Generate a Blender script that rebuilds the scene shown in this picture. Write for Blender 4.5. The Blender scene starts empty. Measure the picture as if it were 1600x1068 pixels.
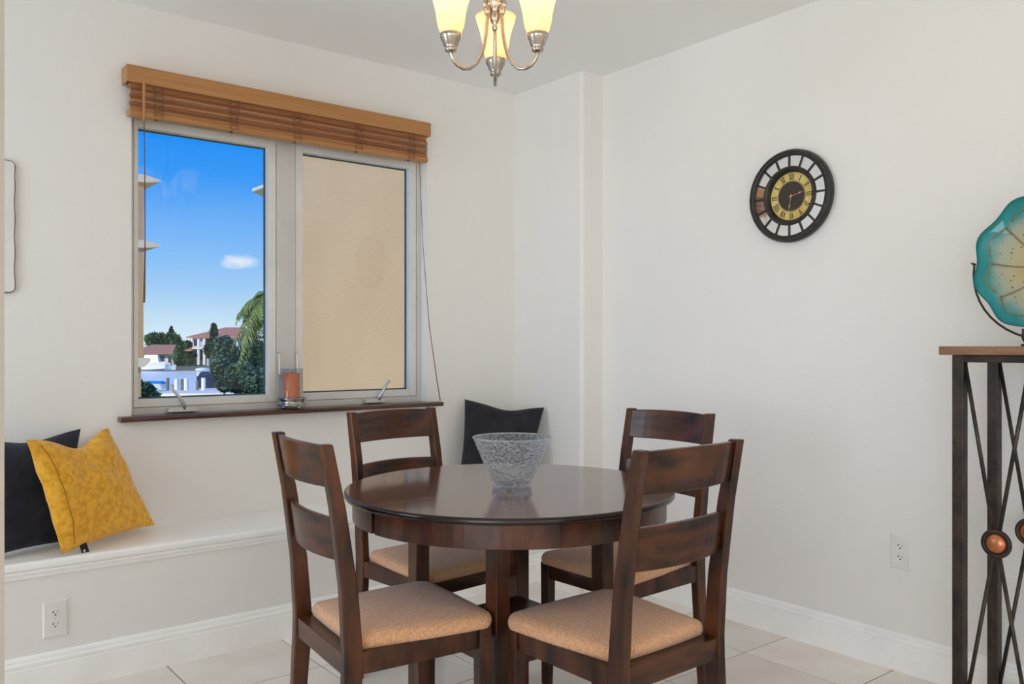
import bpy, math, random
from mathutils import Vector, Matrix, noise

# ------------------------------------------------------------------ camera
SC = bpy.context.scene
COL = SC.collection
YAW = math.radians(38.62)
CAM_H = 1.2
cam_d = bpy.data.cameras.new('camera')
cam = bpy.data.objects.new('camera', cam_d)
COL.objects.link(cam)
cam.location = (0, 0, CAM_H)
cam.rotation_euler = (math.radians(90), 0, -YAW)
cam_d.sensor_width = 36.0
cam_d.lens = 36.0 * 1319.5 / 1600.0
cam_d.shift_y = 7.0 / 1600.0
cam_d.clip_start = 0.05
cam_d.clip_end = 2000
SC.camera = cam
FWD = Vector((math.sin(YAW), math.cos(YAW), 0))      # the direction the house looks out over the canal
RGT = Vector((math.cos(YAW), -math.sin(YAW), 0))

# ------------------------------------------------------------------ sky
W = bpy.data.worlds.new('sky')
SC.world = W
W.use_nodes = True
nt = W.node_tree
nt.nodes.clear()
N = nt.nodes.new
wo = N('ShaderNodeOutputWorld'); bg = N('ShaderNodeBackground')
tc = N('ShaderNodeTexCoord'); sep = N('ShaderNodeSeparateXYZ')
rmp = N('ShaderNodeValToRGB')
mr = N('ShaderNodeMapRange'); mr.inputs[1].default_value = 0.0; mr.inputs[2].default_value = 0.5
nt.links.new(tc.outputs['Generated'], sep.inputs[0])
nt.links.new(sep.outputs['Z'], mr.inputs[0])
nt.links.new(mr.outputs[0], rmp.inputs[0])
cr = rmp.color_ramp
cr.elements[0].position = 0.0; cr.elements[0].color = (0.80, 0.90, 1.0, 1)
cr.elements[1].position = 1.0; cr.elements[1].color = (0.002, 0.20, 0.85, 1)
for p, c in ((0.06, (0.58, 0.78, 0.98, 1)), (0.13, (0.37, 0.63, 0.98, 1)), (0.20, (0.25, 0.54, 1.0, 1)), (0.30, (0.13, 0.42, 1.0, 1)), (0.38, (0.03, 0.325, 1.0, 1)), (0.47, (0.002, 0.28, 1.0, 1))):
    e = cr.elements.new(p); e.color = c
# small fair weather clouds
nz = N('ShaderNodeTexNoise'); nz.inputs['Scale'].default_value = 9.0; nz.inputs['Detail'].default_value = 6.0
mp = N('ShaderNodeMapping'); mp.inputs['Scale'].default_value = (1, 1, 3.2); mp.inputs['Location'].default_value = (0.35, 0.1, 0.2)
nt.links.new(tc.outputs['Generated'], mp.inputs[0]); nt.links.new(mp.outputs[0], nz.inputs['Vector'])
cmr = N('ShaderNodeMapRange'); cmr.inputs[1].default_value = 0.68; cmr.inputs[2].default_value = 0.78
nt.links.new(nz.outputs['Fac'], cmr.inputs[0])
# one small cumulus puff
vd = N('ShaderNodeVectorMath'); vd.operation = 'SUBTRACT'
puff = (FWD + RGT * ((372 - 800) / 1319.5) + Vector((0, 0, (541 - 408) / 1319.5))).normalized()
vd.inputs[1].default_value = puff
vs = N('ShaderNodeVectorMath'); vs.operation = 'MULTIPLY'; vs.inputs[1].default_value = (60, 60, 150)
vl = N('ShaderNodeVectorMath'); vl.operation = 'LENGTH'
nt.links.new(tc.outputs['Generated'], vd.inputs[0]); nt.links.new(vd.outputs[0], vs.inputs[0]); nt.links.new(vs.outputs[0], vl.inputs[0])
nz2 = N('ShaderNodeTexNoise'); nz2.inputs['Scale'].default_value = 70.0; nz2.inputs['Detail'].default_value = 4.0
nt.links.new(tc.outputs['Generated'], nz2.inputs['Vector'])
ad = N('ShaderNodeMath'); ad.operation = 'MULTIPLY_ADD'; ad.inputs[1].default_value = 2.2
nt.links.new(nz2.outputs['Fac'], ad.inputs[0]); nt.links.new(vl.outputs['Value'], ad.inputs[2])
pmr = N('ShaderNodeMapRange'); pmr.inputs[1].default_value = 2.35; pmr.inputs[2].default_value = 1.2
nt.links.new(ad.outputs[0], pmr.inputs[0])
mxc = N('ShaderNodeMath'); mxc.operation = 'MAXIMUM'
sc1 = N('ShaderNodeMath'); sc1.operation = 'MULTIPLY'; sc1.inputs[1].default_value = 0.35
nt.links.new(cmr.outputs[0], sc1.inputs[0])
nt.links.new(sc1.outputs[0], mxc.inputs[0]); nt.links.new(pmr.outputs[0], mxc.inputs[1])
mix = N('ShaderNodeMix'); mix.data_type = 'RGBA'; mix.inputs['B'].default_value = (0.86, 0.90, 1.0, 1)
nt.links.new(mxc.outputs[0], mix.inputs['Factor']); nt.links.new(rmp.outputs[0], mix.inputs['A'])
nt.links.new(mix.outputs['Result'], bg.inputs[0]); bg.inputs[1].default_value = 1.0
nt.links.new(bg.outputs[0], wo.inputs[0])

# ------------------------------------------------------------------ sun, daylight from the left openings, added warm fill behind the camera
def look(o, d):
    o.rotation_euler = Vector(d).to_track_quat('-Z', 'Y').to_euler()
sd = bpy.data.lights.new('sun', 'SUN'); sd.energy = 3.4; sd.angle = math.radians(2); sd.color = (1, 0.93, 0.82)
so = bpy.data.objects.new('sun', sd); COL.objects.link(so); look(so, (0.75, 0.35, -0.55)); so.location = (-20, 0, 20)

def daylight(name, loc, d, sx, sy, power, col):
    l = bpy.data.lights.new(name, 'AREA'); l.shape = 'RECTANGLE'; l.size = sx; l.size_y = sy; l.energy = power; l.color = col
    o = bpy.data.objects.new(name, l); COL.objects.link(o); o.location = loc; look(o, d); return o
daylight('daylight_garden_door', (-3.93, -1.95, 1.15), (1, 0, -0.10), 3.0, 2.0, 108, (0.84, 0.92, 1.0))
daylight('daylight_nook_window', (-1.57, 2.68, 1.42), (1, 0, -0.15), 1.0, 1.7, 29, (0.76, 0.88, 1.0))
daylight('warm_fill_back_door', (0.2, -3.93, 1.15), (0, 1, -0.25), 4.0, 2.0, 42, (1.0, 0.82, 0.62))  # warm fill added at the rear door, tinted like indoor lamplight

vsn = SC.view_settings
vsn.view_transform = 'Standard'; vsn.look = 'None'; vsn.exposure = 0.0; vsn.gamma = 1.0; vsn.use_curve_mapping = False
SC.cycles.max_bounces = 14
SC.cycles.diffuse_bounces = 9
SC.cycles.transparent_max_bounces = 24
SC.cycles.caustics_reflective = False
SC.cycles.sample_clamp_indirect = 6.0
SC.cycles.use_denoising = True

# ------------------------------------------------------------------ materials
def nodes_of(name):
    m = bpy.data.materials.new(name); m.use_nodes = True
    return m, m.node_tree, m.node_tree.nodes['Principled BSDF']

def pmat(name, col, rough=0.5, metal=0.0, col2=None, scale=8.0, stretch=(1, 1, 1), detail=4.0, bump=0.0, bscale=60.0,
         bdist=0.01, coat=0.0, sheen=0.0, spec=0.5, lo=0.35, hi=0.65, rand=0.0, trans=0.0, ior=1.45):
    m, t, b = nodes_of(name)
    L = t.links.new
    b.inputs['Roughness'].default_value = rough
    b.inputs['Metallic'].default_value = metal
    b.inputs['Coat Weight'].default_value = coat
    b.inputs['Coat Roughness'].default_value = 0.08
    b.inputs['Sheen Weight'].default_value = sheen
    b.inputs['Specular IOR Level'].default_value = spec
    b.inputs['Transmission Weight'].default_value = trans
    b.inputs['IOR'].default_value = ior
    c = t.nodes.new('ShaderNodeTexCoord')
    mp = t.nodes.new('ShaderNodeMapping'); mp.inputs['Scale'].default_value = stretch
    L(c.outputs['Object'], mp.inputs[0])
    col = tuple(col) + (1,)
    n = t.nodes.new('ShaderNodeTexNoise'); n.inputs['Scale'].default_value = scale; n.inputs['Detail'].default_value = detail
    L(mp.outputs[0], n.inputs['Vector'])
    r = t.nodes.new('ShaderNodeValToRGB')
    r.color_ramp.elements[0].position = lo; r.color_ramp.elements[1].position = hi
    r.color_ramp.elements[0].color = col
    r.color_ramp.elements[1].color = (tuple(col2) + (1,)) if col2 else tuple(min(1, x * 1.06) for x in col[:3]) + (1,)
    L(n.outputs['Fac'], r.inputs[0])
    out = r.outputs[0]
    if rand:
        oi = t.nodes.new('ShaderNodeObjectInfo')
        hs = t.nodes.new('ShaderNodeHueSaturation')
        mr = t.nodes.new('ShaderNodeMapRange'); mr.inputs[3].default_value = 1 - rand; mr.inputs[4].default_value = 1 + rand
        L(oi.outputs['Random'], mr.inputs[0]); L(mr.outputs[0], hs.inputs['Value']); L(out, hs.inputs['Color'])
        out = hs.outputs[0]
    L(out, b.inputs['Base Color'])
    if bump:
        n2 = t.nodes.new('ShaderNodeTexNoise'); n2.inputs['Scale'].default_value = bscale; n2.inputs['Detail'].default_value = 3
        L(mp.outputs[0] if stretch != (1, 1, 1) else c.outputs['Object'], n2.inputs['Vector'])
        bp = t.nodes.new('ShaderNodeBump'); bp.inputs['Strength'].default_value = bump; bp.inputs['Distance'].default_value = bdist
        L(n2.outputs['Fac'], bp.inputs['Height']); L(bp.outputs[0], b.inputs['Normal'])
    return m

MT = {}
MT['wall'] = pmat('wall_paint', (0.83, 0.812, 0.785), 0.75, bump=0.25, bscale=90, bdist=0.004, col2=(0.84, 0.822, 0.795), scale=2)
MT['ceil'] = pmat('ceiling_paint', (0.89, 0.89, 0.885), 0.85, bump=0.1, bscale=160, bdist=0.002, col2=(0.895, 0.895, 0.89), scale=1)
MT['wallend'] = pmat('shaded_tan_wall', (0.47, 0.42, 0.37), 0.8, bump=0.2, bscale=90, bdist=0.004)  # tan tone darkened to put shade into the wall end's colour
MT['trim'] = pmat('white_trim', (0.92, 0.915, 0.90), 0.35)
MT['grout'] = pmat('grout', (0.16, 0.12, 0.09), 0.9, bump=0.2)
MT['tile'] = pmat('beige_tile', (0.78, 0.71, 0.62), 0.22, col2=(0.88, 0.835, 0.775), scale=3.2, detail=8, lo=0.3, hi=0.7, bump=0.05, bscale=20, rand=0.05)
MT['wood'] = pmat('espresso_wood', (0.012, 0.004, 0.002), 0.32, col2=(0.095, 0.029, 0.011), scale=5, stretch=(3, 3, 1.0), detail=6, coat=0.12, spec=0.4)
MT['woodx'] = pmat('espresso_wood_slat', (0.012, 0.004, 0.002), 0.32, col2=(0.095, 0.029, 0.011), scale=5, stretch=(1, 6, 6), detail=6, coat=0.12, spec=0.4)
MT['top'] = pmat('table_top_wood', (0.060, 0.020, 0.010), 0.16, col2=(0.13, 0.045, 0.020), scale=4, stretch=(1, 7, 7), detail=7, coat=0.35)
MT['edge'] = pmat('dark_table_edge', (0.006, 0.003, 0.002), 0.22, col2=(0.016, 0.007, 0.004), scale=6)
MT['fabric'] = pmat('tan_chenille', (0.58, 0.29, 0.14), 0.9, col2=(0.72, 0.42, 0.235), scale=160, detail=2, bump=0.5, bscale=420, bdist=0.004, sheen=0.3)
MT['fabric'].node_tree.nodes['Principled BSDF'].inputs['Sheen Tint'].default_value = (0.62, 0.78, 1.0, 1)  # blue tint puts cool sky light into the seat fabric
MT['bamboo'] = pmat('blind_wood', (0.31, 0.125, 0.05), 0.35, col2=(0.42, 0.185, 0.08), scale=3, stretch=(1, 30, 60), detail=5)
MT['valance'] = pmat('valance_wood', (0.40, 0.185, 0.06), 0.32, col2=(0.47, 0.225, 0.08), scale=3, stretch=(1, 20, 40), detail=4)
MT['cord'] = pmat('cord', (0.16, 0.07, 0.04), 0.8)
MT['alu'] = pmat('window_frame_grey', (0.60, 0.585, 0.56), 0.4)
MT['alu2'] = pmat('window_sash_white', (0.72, 0.71, 0.69), 0.35)
MT['rubber'] = pmat('glazing_bead', (0.05, 0.07, 0.07), 0.5)
MT['sill'] = pmat('sill_wood', (0.05, 0.020, 0.012), 0.3, col2=(0.10, 0.04, 0.022), scale=4, stretch=(1, 10, 10), coat=0.3)
MT['satin'] = pmat('satin_metal', (0.62, 0.60, 0.57), 0.32, metal=0.75, bump=0.02)
MT['chrome'] = pmat('antique_silver', (0.50, 0.48, 0.45), 0.22, metal=1.0, col2=(0.30, 0.28, 0.25), scale=40)
MT['nickel'] = pmat('brushed_nickel', (0.55, 0.50, 0.43), 0.25, metal=1.0, col2=(0.42, 0.37, 0.31), scale=30)
MT['candle'] = pmat('orange_wax', (0.62, 0.13, 0.035), 0.5, col2=(0.70, 0.17, 0.05), scale=30)
MT['wick'] = pmat('wick', (0.02, 0.02, 0.02), 0.9)
MT['black'] = pmat('clock_black', (0.014, 0.013, 0.012), 0.4, col2=(0.03, 0.025, 0.02), scale=30)
MT['bead'] = pmat('clock_bead_pewter', (0.075, 0.068, 0.06), 0.3, metal=0.4)
MT['dial'] = pmat('clock_gold_dial', (0.62, 0.44, 0.12), 0.55, col2=(0.75, 0.60, 0.24), scale=12)
MT['dialc'] = pmat('clock_centre', (0.045, 0.032, 0.024), 0.6)
MT['hand'] = pmat('clock_hand_copper', (0.75, 0.42, 0.26), 0.35, metal=0.3)
MT['copper'] = pmat('copper', (0.60, 0.24, 0.10), 0.25, metal=0.6, col2=(0.45, 0.14, 0.06), scale=18)
MT['iron'] = pmat('aged_iron', (0.024, 0.020, 0.017), 0.42, metal=0.4, col2=(0.065, 0.046, 0.034), scale=14, bump=0.2, bscale=80)
MT['rustic'] = pmat('rustic_wood', (0.16, 0.075, 0.04), 0.45, col2=(0.34, 0.19, 0.11), scale=5, stretch=(6, 1, 6), detail=7, bump=0.2)
MT['yellow'] = pmat('mustard_chenille', (0.74, 0.35, 0.015), 0.85, col2=(0.90, 0.48, 0.045), scale=48, detail=6, lo=0.40, hi=0.58, bump=0.6, bscale=60, bdist=0.006, sheen=0.25)
MT['seam'] = pmat('mustard_seam', (0.36, 0.175, 0.012), 0.9)
MT['navy'] = pmat('navy_velvet', (0.005, 0.009, 0.024), 0.8, col2=(0.012, 0.019, 0.042), scale=9, bump=0.2, bscale=200, sheen=0.15)
MT['blackcloth'] = pmat('black_cotton', (0.010, 0.010, 0.013), 0.85, col2=(0.016, 0.016, 0.021), scale=9, bump=0.3, bscale=240, sheen=0.1)
MT['tag'] = pmat('tag_black', (0.01, 0.01, 0.01), 0.6)
MT['tagw'] = pmat('tag_print', (0.7, 0.7, 0.7), 0.6)
MT['plate'] = pmat('outlet_plastic', (0.78, 0.765, 0.74), 0.35)
MT['slot'] = pmat('outlet_slot', (0.02, 0.018, 0.015), 0.6)
MT['plaque'] = pmat('plaque_white', (0.72, 0.71, 0.69), 0.18, coat=0.3)
MT['plaqedge'] = pmat('plaque_edge', (0.09, 0.085, 0.08), 0.3)
MT['mirror'] = pmat('mirror', (0.86, 0.87, 0.88), 0.04, metal=1.0)
MT['stucco'] = pmat('tan_stucco', (0.50, 0.355, 0.215), 0.9, col2=(0.53, 0.38, 0.235), scale=1.6, detail=6, bump=0.4, bscale=70, bdist=0.01)
MT['ledge'] = pmat('cream_ledge', (0.70, 0.65, 0.56), 0.8, bump=0.1)
MT['exwhite'] = pmat('house_white', (0.72, 0.70, 0.66), 0.8)
MT['exgrey'] = pmat('house_beige', (0.56, 0.53, 0.48), 0.8)
MT['terracotta'] = pmat('terracotta', (0.40, 0.17, 0.10), 0.8, col2=(0.52, 0.26, 0.17), scale=2.5)
MT['pane'] = pmat('dark_pane', (0.03, 0.045, 0.06), 0.15)
MT['lawn'] = pmat('lawn', (0.10, 0.21, 0.03), 0.9, col2=(0.17, 0.28, 0.06), scale=0.6)
MT['seawall'] = pmat('seawall', (0.10, 0.11, 0.11), 0.9)
MT['deck'] = pmat('concrete_dock', (0.78, 0.74, 0.66), 0.8)
MT['boatwhite'] = pmat('boat_white', (0.88, 0.85, 0.79), 0.4)
MT['boatblue'] = pmat('boat_cover_blue', (0.01, 0.22, 0.62), 0.6)
MT['boatnavy'] = pmat('boat_navy', (0.012, 0.022, 0.06), 0.5)
MT['post'] = pmat('piling_grey', (0.16, 0.16, 0.15), 0.8)
MT['bark'] = pmat('bark', (0.09, 0.065, 0.045), 0.9, bump=0.3)
MT['leafdark'] = pmat('leaf_dark', (0.020, 0.060, 0.030), 0.6, col2=(0.055, 0.115, 0.05), scale=0.5)
MT['leafmid'] = pmat('leaf_mid', (0.035, 0.10, 0.03), 0.6, col2=(0.09, 0.17, 0.055), scale=0.4)
MT['leafblue'] = pmat('leaf_blue_green', (0.025, 0.085, 0.045), 0.6, col2=(0.08, 0.16, 0.09), scale=0.4)
MT['palm'] = pmat('palm_frond', (0.06, 0.13, 0.02), 0.5, col2=(0.27, 0.33, 0.09), scale=2.0)

def water_mat():
    m, t, b = nodes_of('canal_water')
    b.inputs['Base Color'].default_value = (0.90, 0.88, 0.80, 1); b.inputs['Roughness'].default_value = 0.35  # near-white base colour stands in for sky glare on the water
    n = t.nodes.new('ShaderNodeTexNoise'); n.inputs['Scale'].default_value = 0.7
    c = t.nodes.new('ShaderNodeTexCoord'); t.links.new(c.outputs['Object'], n.inputs['Vector'])
    bp = t.nodes.new('ShaderNodeBump'); bp.inputs['Strength'].default_value = 0.3; bp.inputs['Distance'].default_value = 0.3
    t.links.new(n.outputs['Fac'], bp.inputs['Height']); t.links.new(bp.outputs[0], b.inputs['Normal'])
    return m
MT['water'] = water_mat()

def pane_mat():
    m = bpy.data.materials.new('window_glass'); m.use_nodes = True
    t = m.node_tree; t.nodes.clear()
    o = t.nodes.new('ShaderNodeOutputMaterial'); mx = t.nodes.new('ShaderNodeMixShader')
    tr = t.nodes.new('ShaderNodeBsdfTransparent'); gl = t.nodes.new('ShaderNodeBsdfGlossy'); gl.inputs['Roughness'].default_value = 0.02
    tr.inputs[0].default_value = (0.96, 0.98, 0.97, 1)
    n = t.nodes.new('ShaderNodeTexNoise'); n.inputs['Scale'].default_value = 3.0
    mr = t.nodes.new('ShaderNodeMapRange'); mr.inputs[3].default_value = 0.012; mr.inputs[4].default_value = 0.02
    t.links.new(n.outputs['Fac'], mr.inputs[0]); t.links.new(mr.outputs[0], mx.inputs[0])
    t.links.new(tr.outputs[0], mx.inputs[1]); t.links.new(gl.outputs[0], mx.inputs[2]); t.links.new(mx.outputs[0], o.inputs[0])
    return m
MT['glass'] = pane_mat()

def crystal(name, clear, bump, bscale, edge=0.3, tint=(0.97, 0.985, 1.0, 1)):
    # moulded glass: mostly see-through, with whitened facets and edges standing in for glints
    m = bpy.data.materials.new(name); m.use_nodes = True
    t = m.node_tree; t.nodes.clear(); L = t.links.new
    o = t.nodes.new('ShaderNodeOutputMaterial')
    tr = t.nodes.new('ShaderNodeBsdfTransparent'); tr.inputs[0].default_value = tint
    gl = t.nodes.new('ShaderNodeBsdfGlossy'); gl.inputs['Roughness'].default_value = 0.06
    tl = t.nodes.new('ShaderNodeBsdfTranslucent'); tl.inputs[0].default_value = (0.93, 0.97, 1.0, 1)
    lw = t.nodes.new('ShaderNodeLayerWeight'); lw.inputs['Blend'].default_value = 0.5
    pw = t.nodes.new('ShaderNodeMath'); pw.operation = 'POWER'; pw.inputs[1].default_value = 3.0
    fr = t.nodes.new('ShaderNodeMath'); fr.operation = 'MULTIPLY_ADD'; fr.inputs[1].default_value = 0.55; fr.inputs[2].default_value = 0.05
    L(lw.outputs['Facing'], pw.inputs[0]); L(pw.outputs[0], fr.inputs[0])
    mx = t.nodes.new('ShaderNodeMixShader'); mx2 = t.nodes.new('ShaderNodeMixShader')
    c = t.nodes.new('ShaderNodeTexCoord')
    v = t.nodes.new('ShaderNodeTexVoronoi'); v.inputs['Scale'].default_value = bscale
    L(c.outputs['Object'], v.inputs['Vector'])
    bp = t.nodes.new('ShaderNodeBump'); bp.inputs['Strength'].default_value = bump; bp.inputs['Distance'].default_value = 0.012
    L(v.outputs['Distance'], bp.inputs['Height'])
    for n in (gl, lw): L(bp.outputs[0], n.inputs['Normal'])
    mr = t.nodes.new('ShaderNodeMapRange'); mr.inputs[1].default_value = 0.25; mr.inputs[2].default_value = 0.7
    mr.inputs[3].default_value = clear[0]; mr.inputs[4].default_value = clear[1]
    L(v.outputs['Distance'], mr.inputs[0])
    sq = t.nodes.new('ShaderNodeMath'); sq.operation = 'POWER'; sq.inputs[1].default_value = 2.0; L(lw.outputs['Facing'], sq.inputs[0])
    ed = t.nodes.new('ShaderNodeMath'); ed.operation = 'MULTIPLY_ADD'; ed.inputs[1].default_value = edge; L(sq.outputs[0], ed.inputs[0]); L(mr.outputs[0], ed.inputs[2])
    L(ed.outputs[0], mx.inputs[0])
    L(tr.outputs[0], mx.inputs[1]); L(tl.outputs[0], mx.inputs[2])
    L(fr.outputs[0], mx2.inputs[0]); L(mx.outputs[0], mx2.inputs[1]); L(gl.outputs[0], mx2.inputs[2]); L(mx2.outputs[0], o.inputs[0])
    return m
MT['bowl'] = crystal('hammered_glass', (0.0, 0.30), 1.0, 110, 0.16)
MT['bowlrim'] = crystal('glass_rim_highlight', (0.35, 0.6), 0.3, 60, 0.3)  # whitened glass, a painted highlight along the bowl rim
MT['bowlfoot'] = crystal('glass_foot', (0.05, 0.35), 1.0, 60)
MT['hurricane'] = crystal('hurricane_glass', (0.0, 0.02), 0.05, 8, 0.25)

def shade_mat():
    m = bpy.data.materials.new('amber_shade_glass'); m.use_nodes = True
    t = m.node_tree; t.nodes.clear()
    o = t.nodes.new('ShaderNodeOutputMaterial'); mx = t.nodes.new('ShaderNodeMixShader'); mx2 = t.nodes.new('ShaderNodeMixShader')
    tl = t.nodes.new('ShaderNodeBsdfTranslucent'); df = t.nodes.new('ShaderNodeBsdfDiffuse'); gl = t.nodes.new('ShaderNodeBsdfGlossy')
    c = t.nodes.new('ShaderNodeTexCoord'); n = t.nodes.new('ShaderNodeTexNoise'); n.inputs['Scale'].default_value = 25
    t.links.new(c.outputs['Object'], n.inputs['Vector'])
    r = t.nodes.new('ShaderNodeValToRGB'); r.color_ramp.elements[0].color = (1.0, 0.86, 0.66, 1); r.color_ramp.elements[1].color = (1.0, 0.89, 0.70, 1)
    t.links.new(n.outputs['Fac'], r.inputs[0]); t.links.new(r.outputs[0], tl.inputs[0])
    df.inputs[0].default_value = (0.85, 0.68, 0.48, 1); gl.inputs['Roughness'].default_value = 0.2
    mx.inputs[0].default_value = 0.35; mx2.inputs[0].default_value = 0.04
    t.links.new(tl.outputs[0], mx.inputs[1]); t.links.new(df.outputs[0], mx.inputs[2])
    t.links.new(mx.outputs[0], mx2.inputs[1]); t.links.new(gl.outputs[0], mx2.inputs[2]); t.links.new(mx2.outputs[0], o.inputs[0])
    return m
MT['shade'] = shade_mat()
def bulb_mat():
    m, t, b = nodes_of('lit_bulb')
    n = t.nodes.new('ShaderNodeTexNoise'); n.inputs['Scale'].default_value = 4
    r = t.nodes.new('ShaderNodeValToRGB'); r.color_ramp.elements[0].color = (1, 0.80, 0.52, 1); r.color_ramp.elements[1].color = (1, 0.84, 0.58, 1)
    t.links.new(n.outputs['Fac'], r.inputs[0]); t.links.new(r.outputs[0], b.inputs['Emission Color'])
    b.inputs['Emission Strength'].default_value = 6.0
    return m
MT['bulb'] = bulb_mat()

def art_glass():
    m, t, b = nodes_of('art_glass')
    L = t.links.new
    c = t.nodes.new('ShaderNodeTexCoord'); ln = t.nodes.new('ShaderNodeVectorMath'); ln.operation = 'LENGTH'
    mp = t.nodes.new('ShaderNodeMapping'); mp.inputs['Scale'].default_value = (1, 1, 0.0)
    L(c.outputs['Object'], mp.inputs[0]); L(mp.outputs[0], ln.inputs[0])
    nz = t.nodes.new('ShaderNodeTexNoise'); nz.inputs['Scale'].default_value = 14; L(c.outputs['Object'], nz.inputs['Vector'])
    ma = t.nodes.new('ShaderNodeMath'); ma.operation = 'MULTIPLY_ADD'; ma.inputs[1].default_value = 0.05; L(nz.outputs['Fac'], ma.inputs[0]); L(ln.outputs['Value'], ma.inputs[2])
    mr = t.nodes.new('ShaderNodeMapRange'); mr.inputs[1].default_value = 0.02; mr.inputs[2].default_value = 0.25; L(ma.outputs[0], mr.inputs[0])
    r = t.nodes.new('ShaderNodeValToRGB'); e = r.color_ramp.elements
    e[0].position = 0.0; e[0].color = (0.50, 0.24, 0.02, 1); e[1].position = 1.0; e[1].color = (0.0, 0.25, 0.28, 1)
    for p, cc in ((0.25, (0.62, 0.45, 0.14, 1)), (0.5, (0.62, 0.55, 0.36, 1)), (0.68, (0.45, 0.52, 0.42, 1)), (0.82, (0.02, 0.34, 0.36, 1))):
        q = e.new(p); q.color = cc
    L(mr.outputs[0], r.inputs[0])
    v = t.nodes.new('ShaderNodeTexVoronoi'); v.inputs['Scale'].default_value = 75; L(c.outputs['Object'], v.inputs['Vector'])
    sp = t.nodes.new('ShaderNodeMapRange'); sp.inputs[1].default_value = 0.16; sp.inputs[2].default_value = 0.24; L(v.outputs['Distance'], sp.inputs[0])
    n2 = t.nodes.new('ShaderNodeTexNoise'); n2.inputs['Scale'].default_value = 30; L(c.outputs['Object'], n2.inputs['Vector'])
    s2 = t.nodes.new('ShaderNodeMapRange'); s2.inputs[1].default_value = 0.50; s2.inputs[2].default_value = 0.46; L(n2.outputs['Fac'], s2.inputs[0])
    mxx = t.nodes.new('ShaderNodeMath'); mxx.operation = 'MAXIMUM'; L(sp.outputs[0], mxx.inputs[0]); L(s2.outputs[0], mxx.inputs[1])
    rim = t.nodes.new('ShaderNodeMapRange'); rim.inputs[1].default_value = 0.62; rim.inputs[2].default_value = 0.75; L(mr.outputs[0], rim.inputs[0])
    mx3 = t.nodes.new('ShaderNodeMath'); mx3.operation = 'MAXIMUM'; L(mxx.outputs[0], mx3.inputs[0]); L(rim.outputs[0], mx3.inputs[1])
    mix = t.nodes.new('ShaderNodeMix'); mix.data_type = 'RGBA'; mix.inputs['A'].default_value = (0.16, 0.10, 0.03, 1)
    L(mx3.outputs[0], mix.inputs['Factor']); L(r.outputs[0], mix.inputs['B']); L(mix.outputs['Result'], b.inputs['Base Color'])
    b.inputs['Roughness'].default_value = 0.08; b.inputs['Transmission Weight'].default_value = 0.45; b.inputs['IOR'].default_value = 1.2
    b.inputs['Coat Weight'].default_value = 0.6
    return m
MT['art'] = art_glass()
MT['artrib'] = pmat('art_glass_rib', (0.42, 0.31, 0.12), 0.08, col2=(0.25, 0.32, 0.25), scale=9, coat=0.6, trans=0.5)

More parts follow.
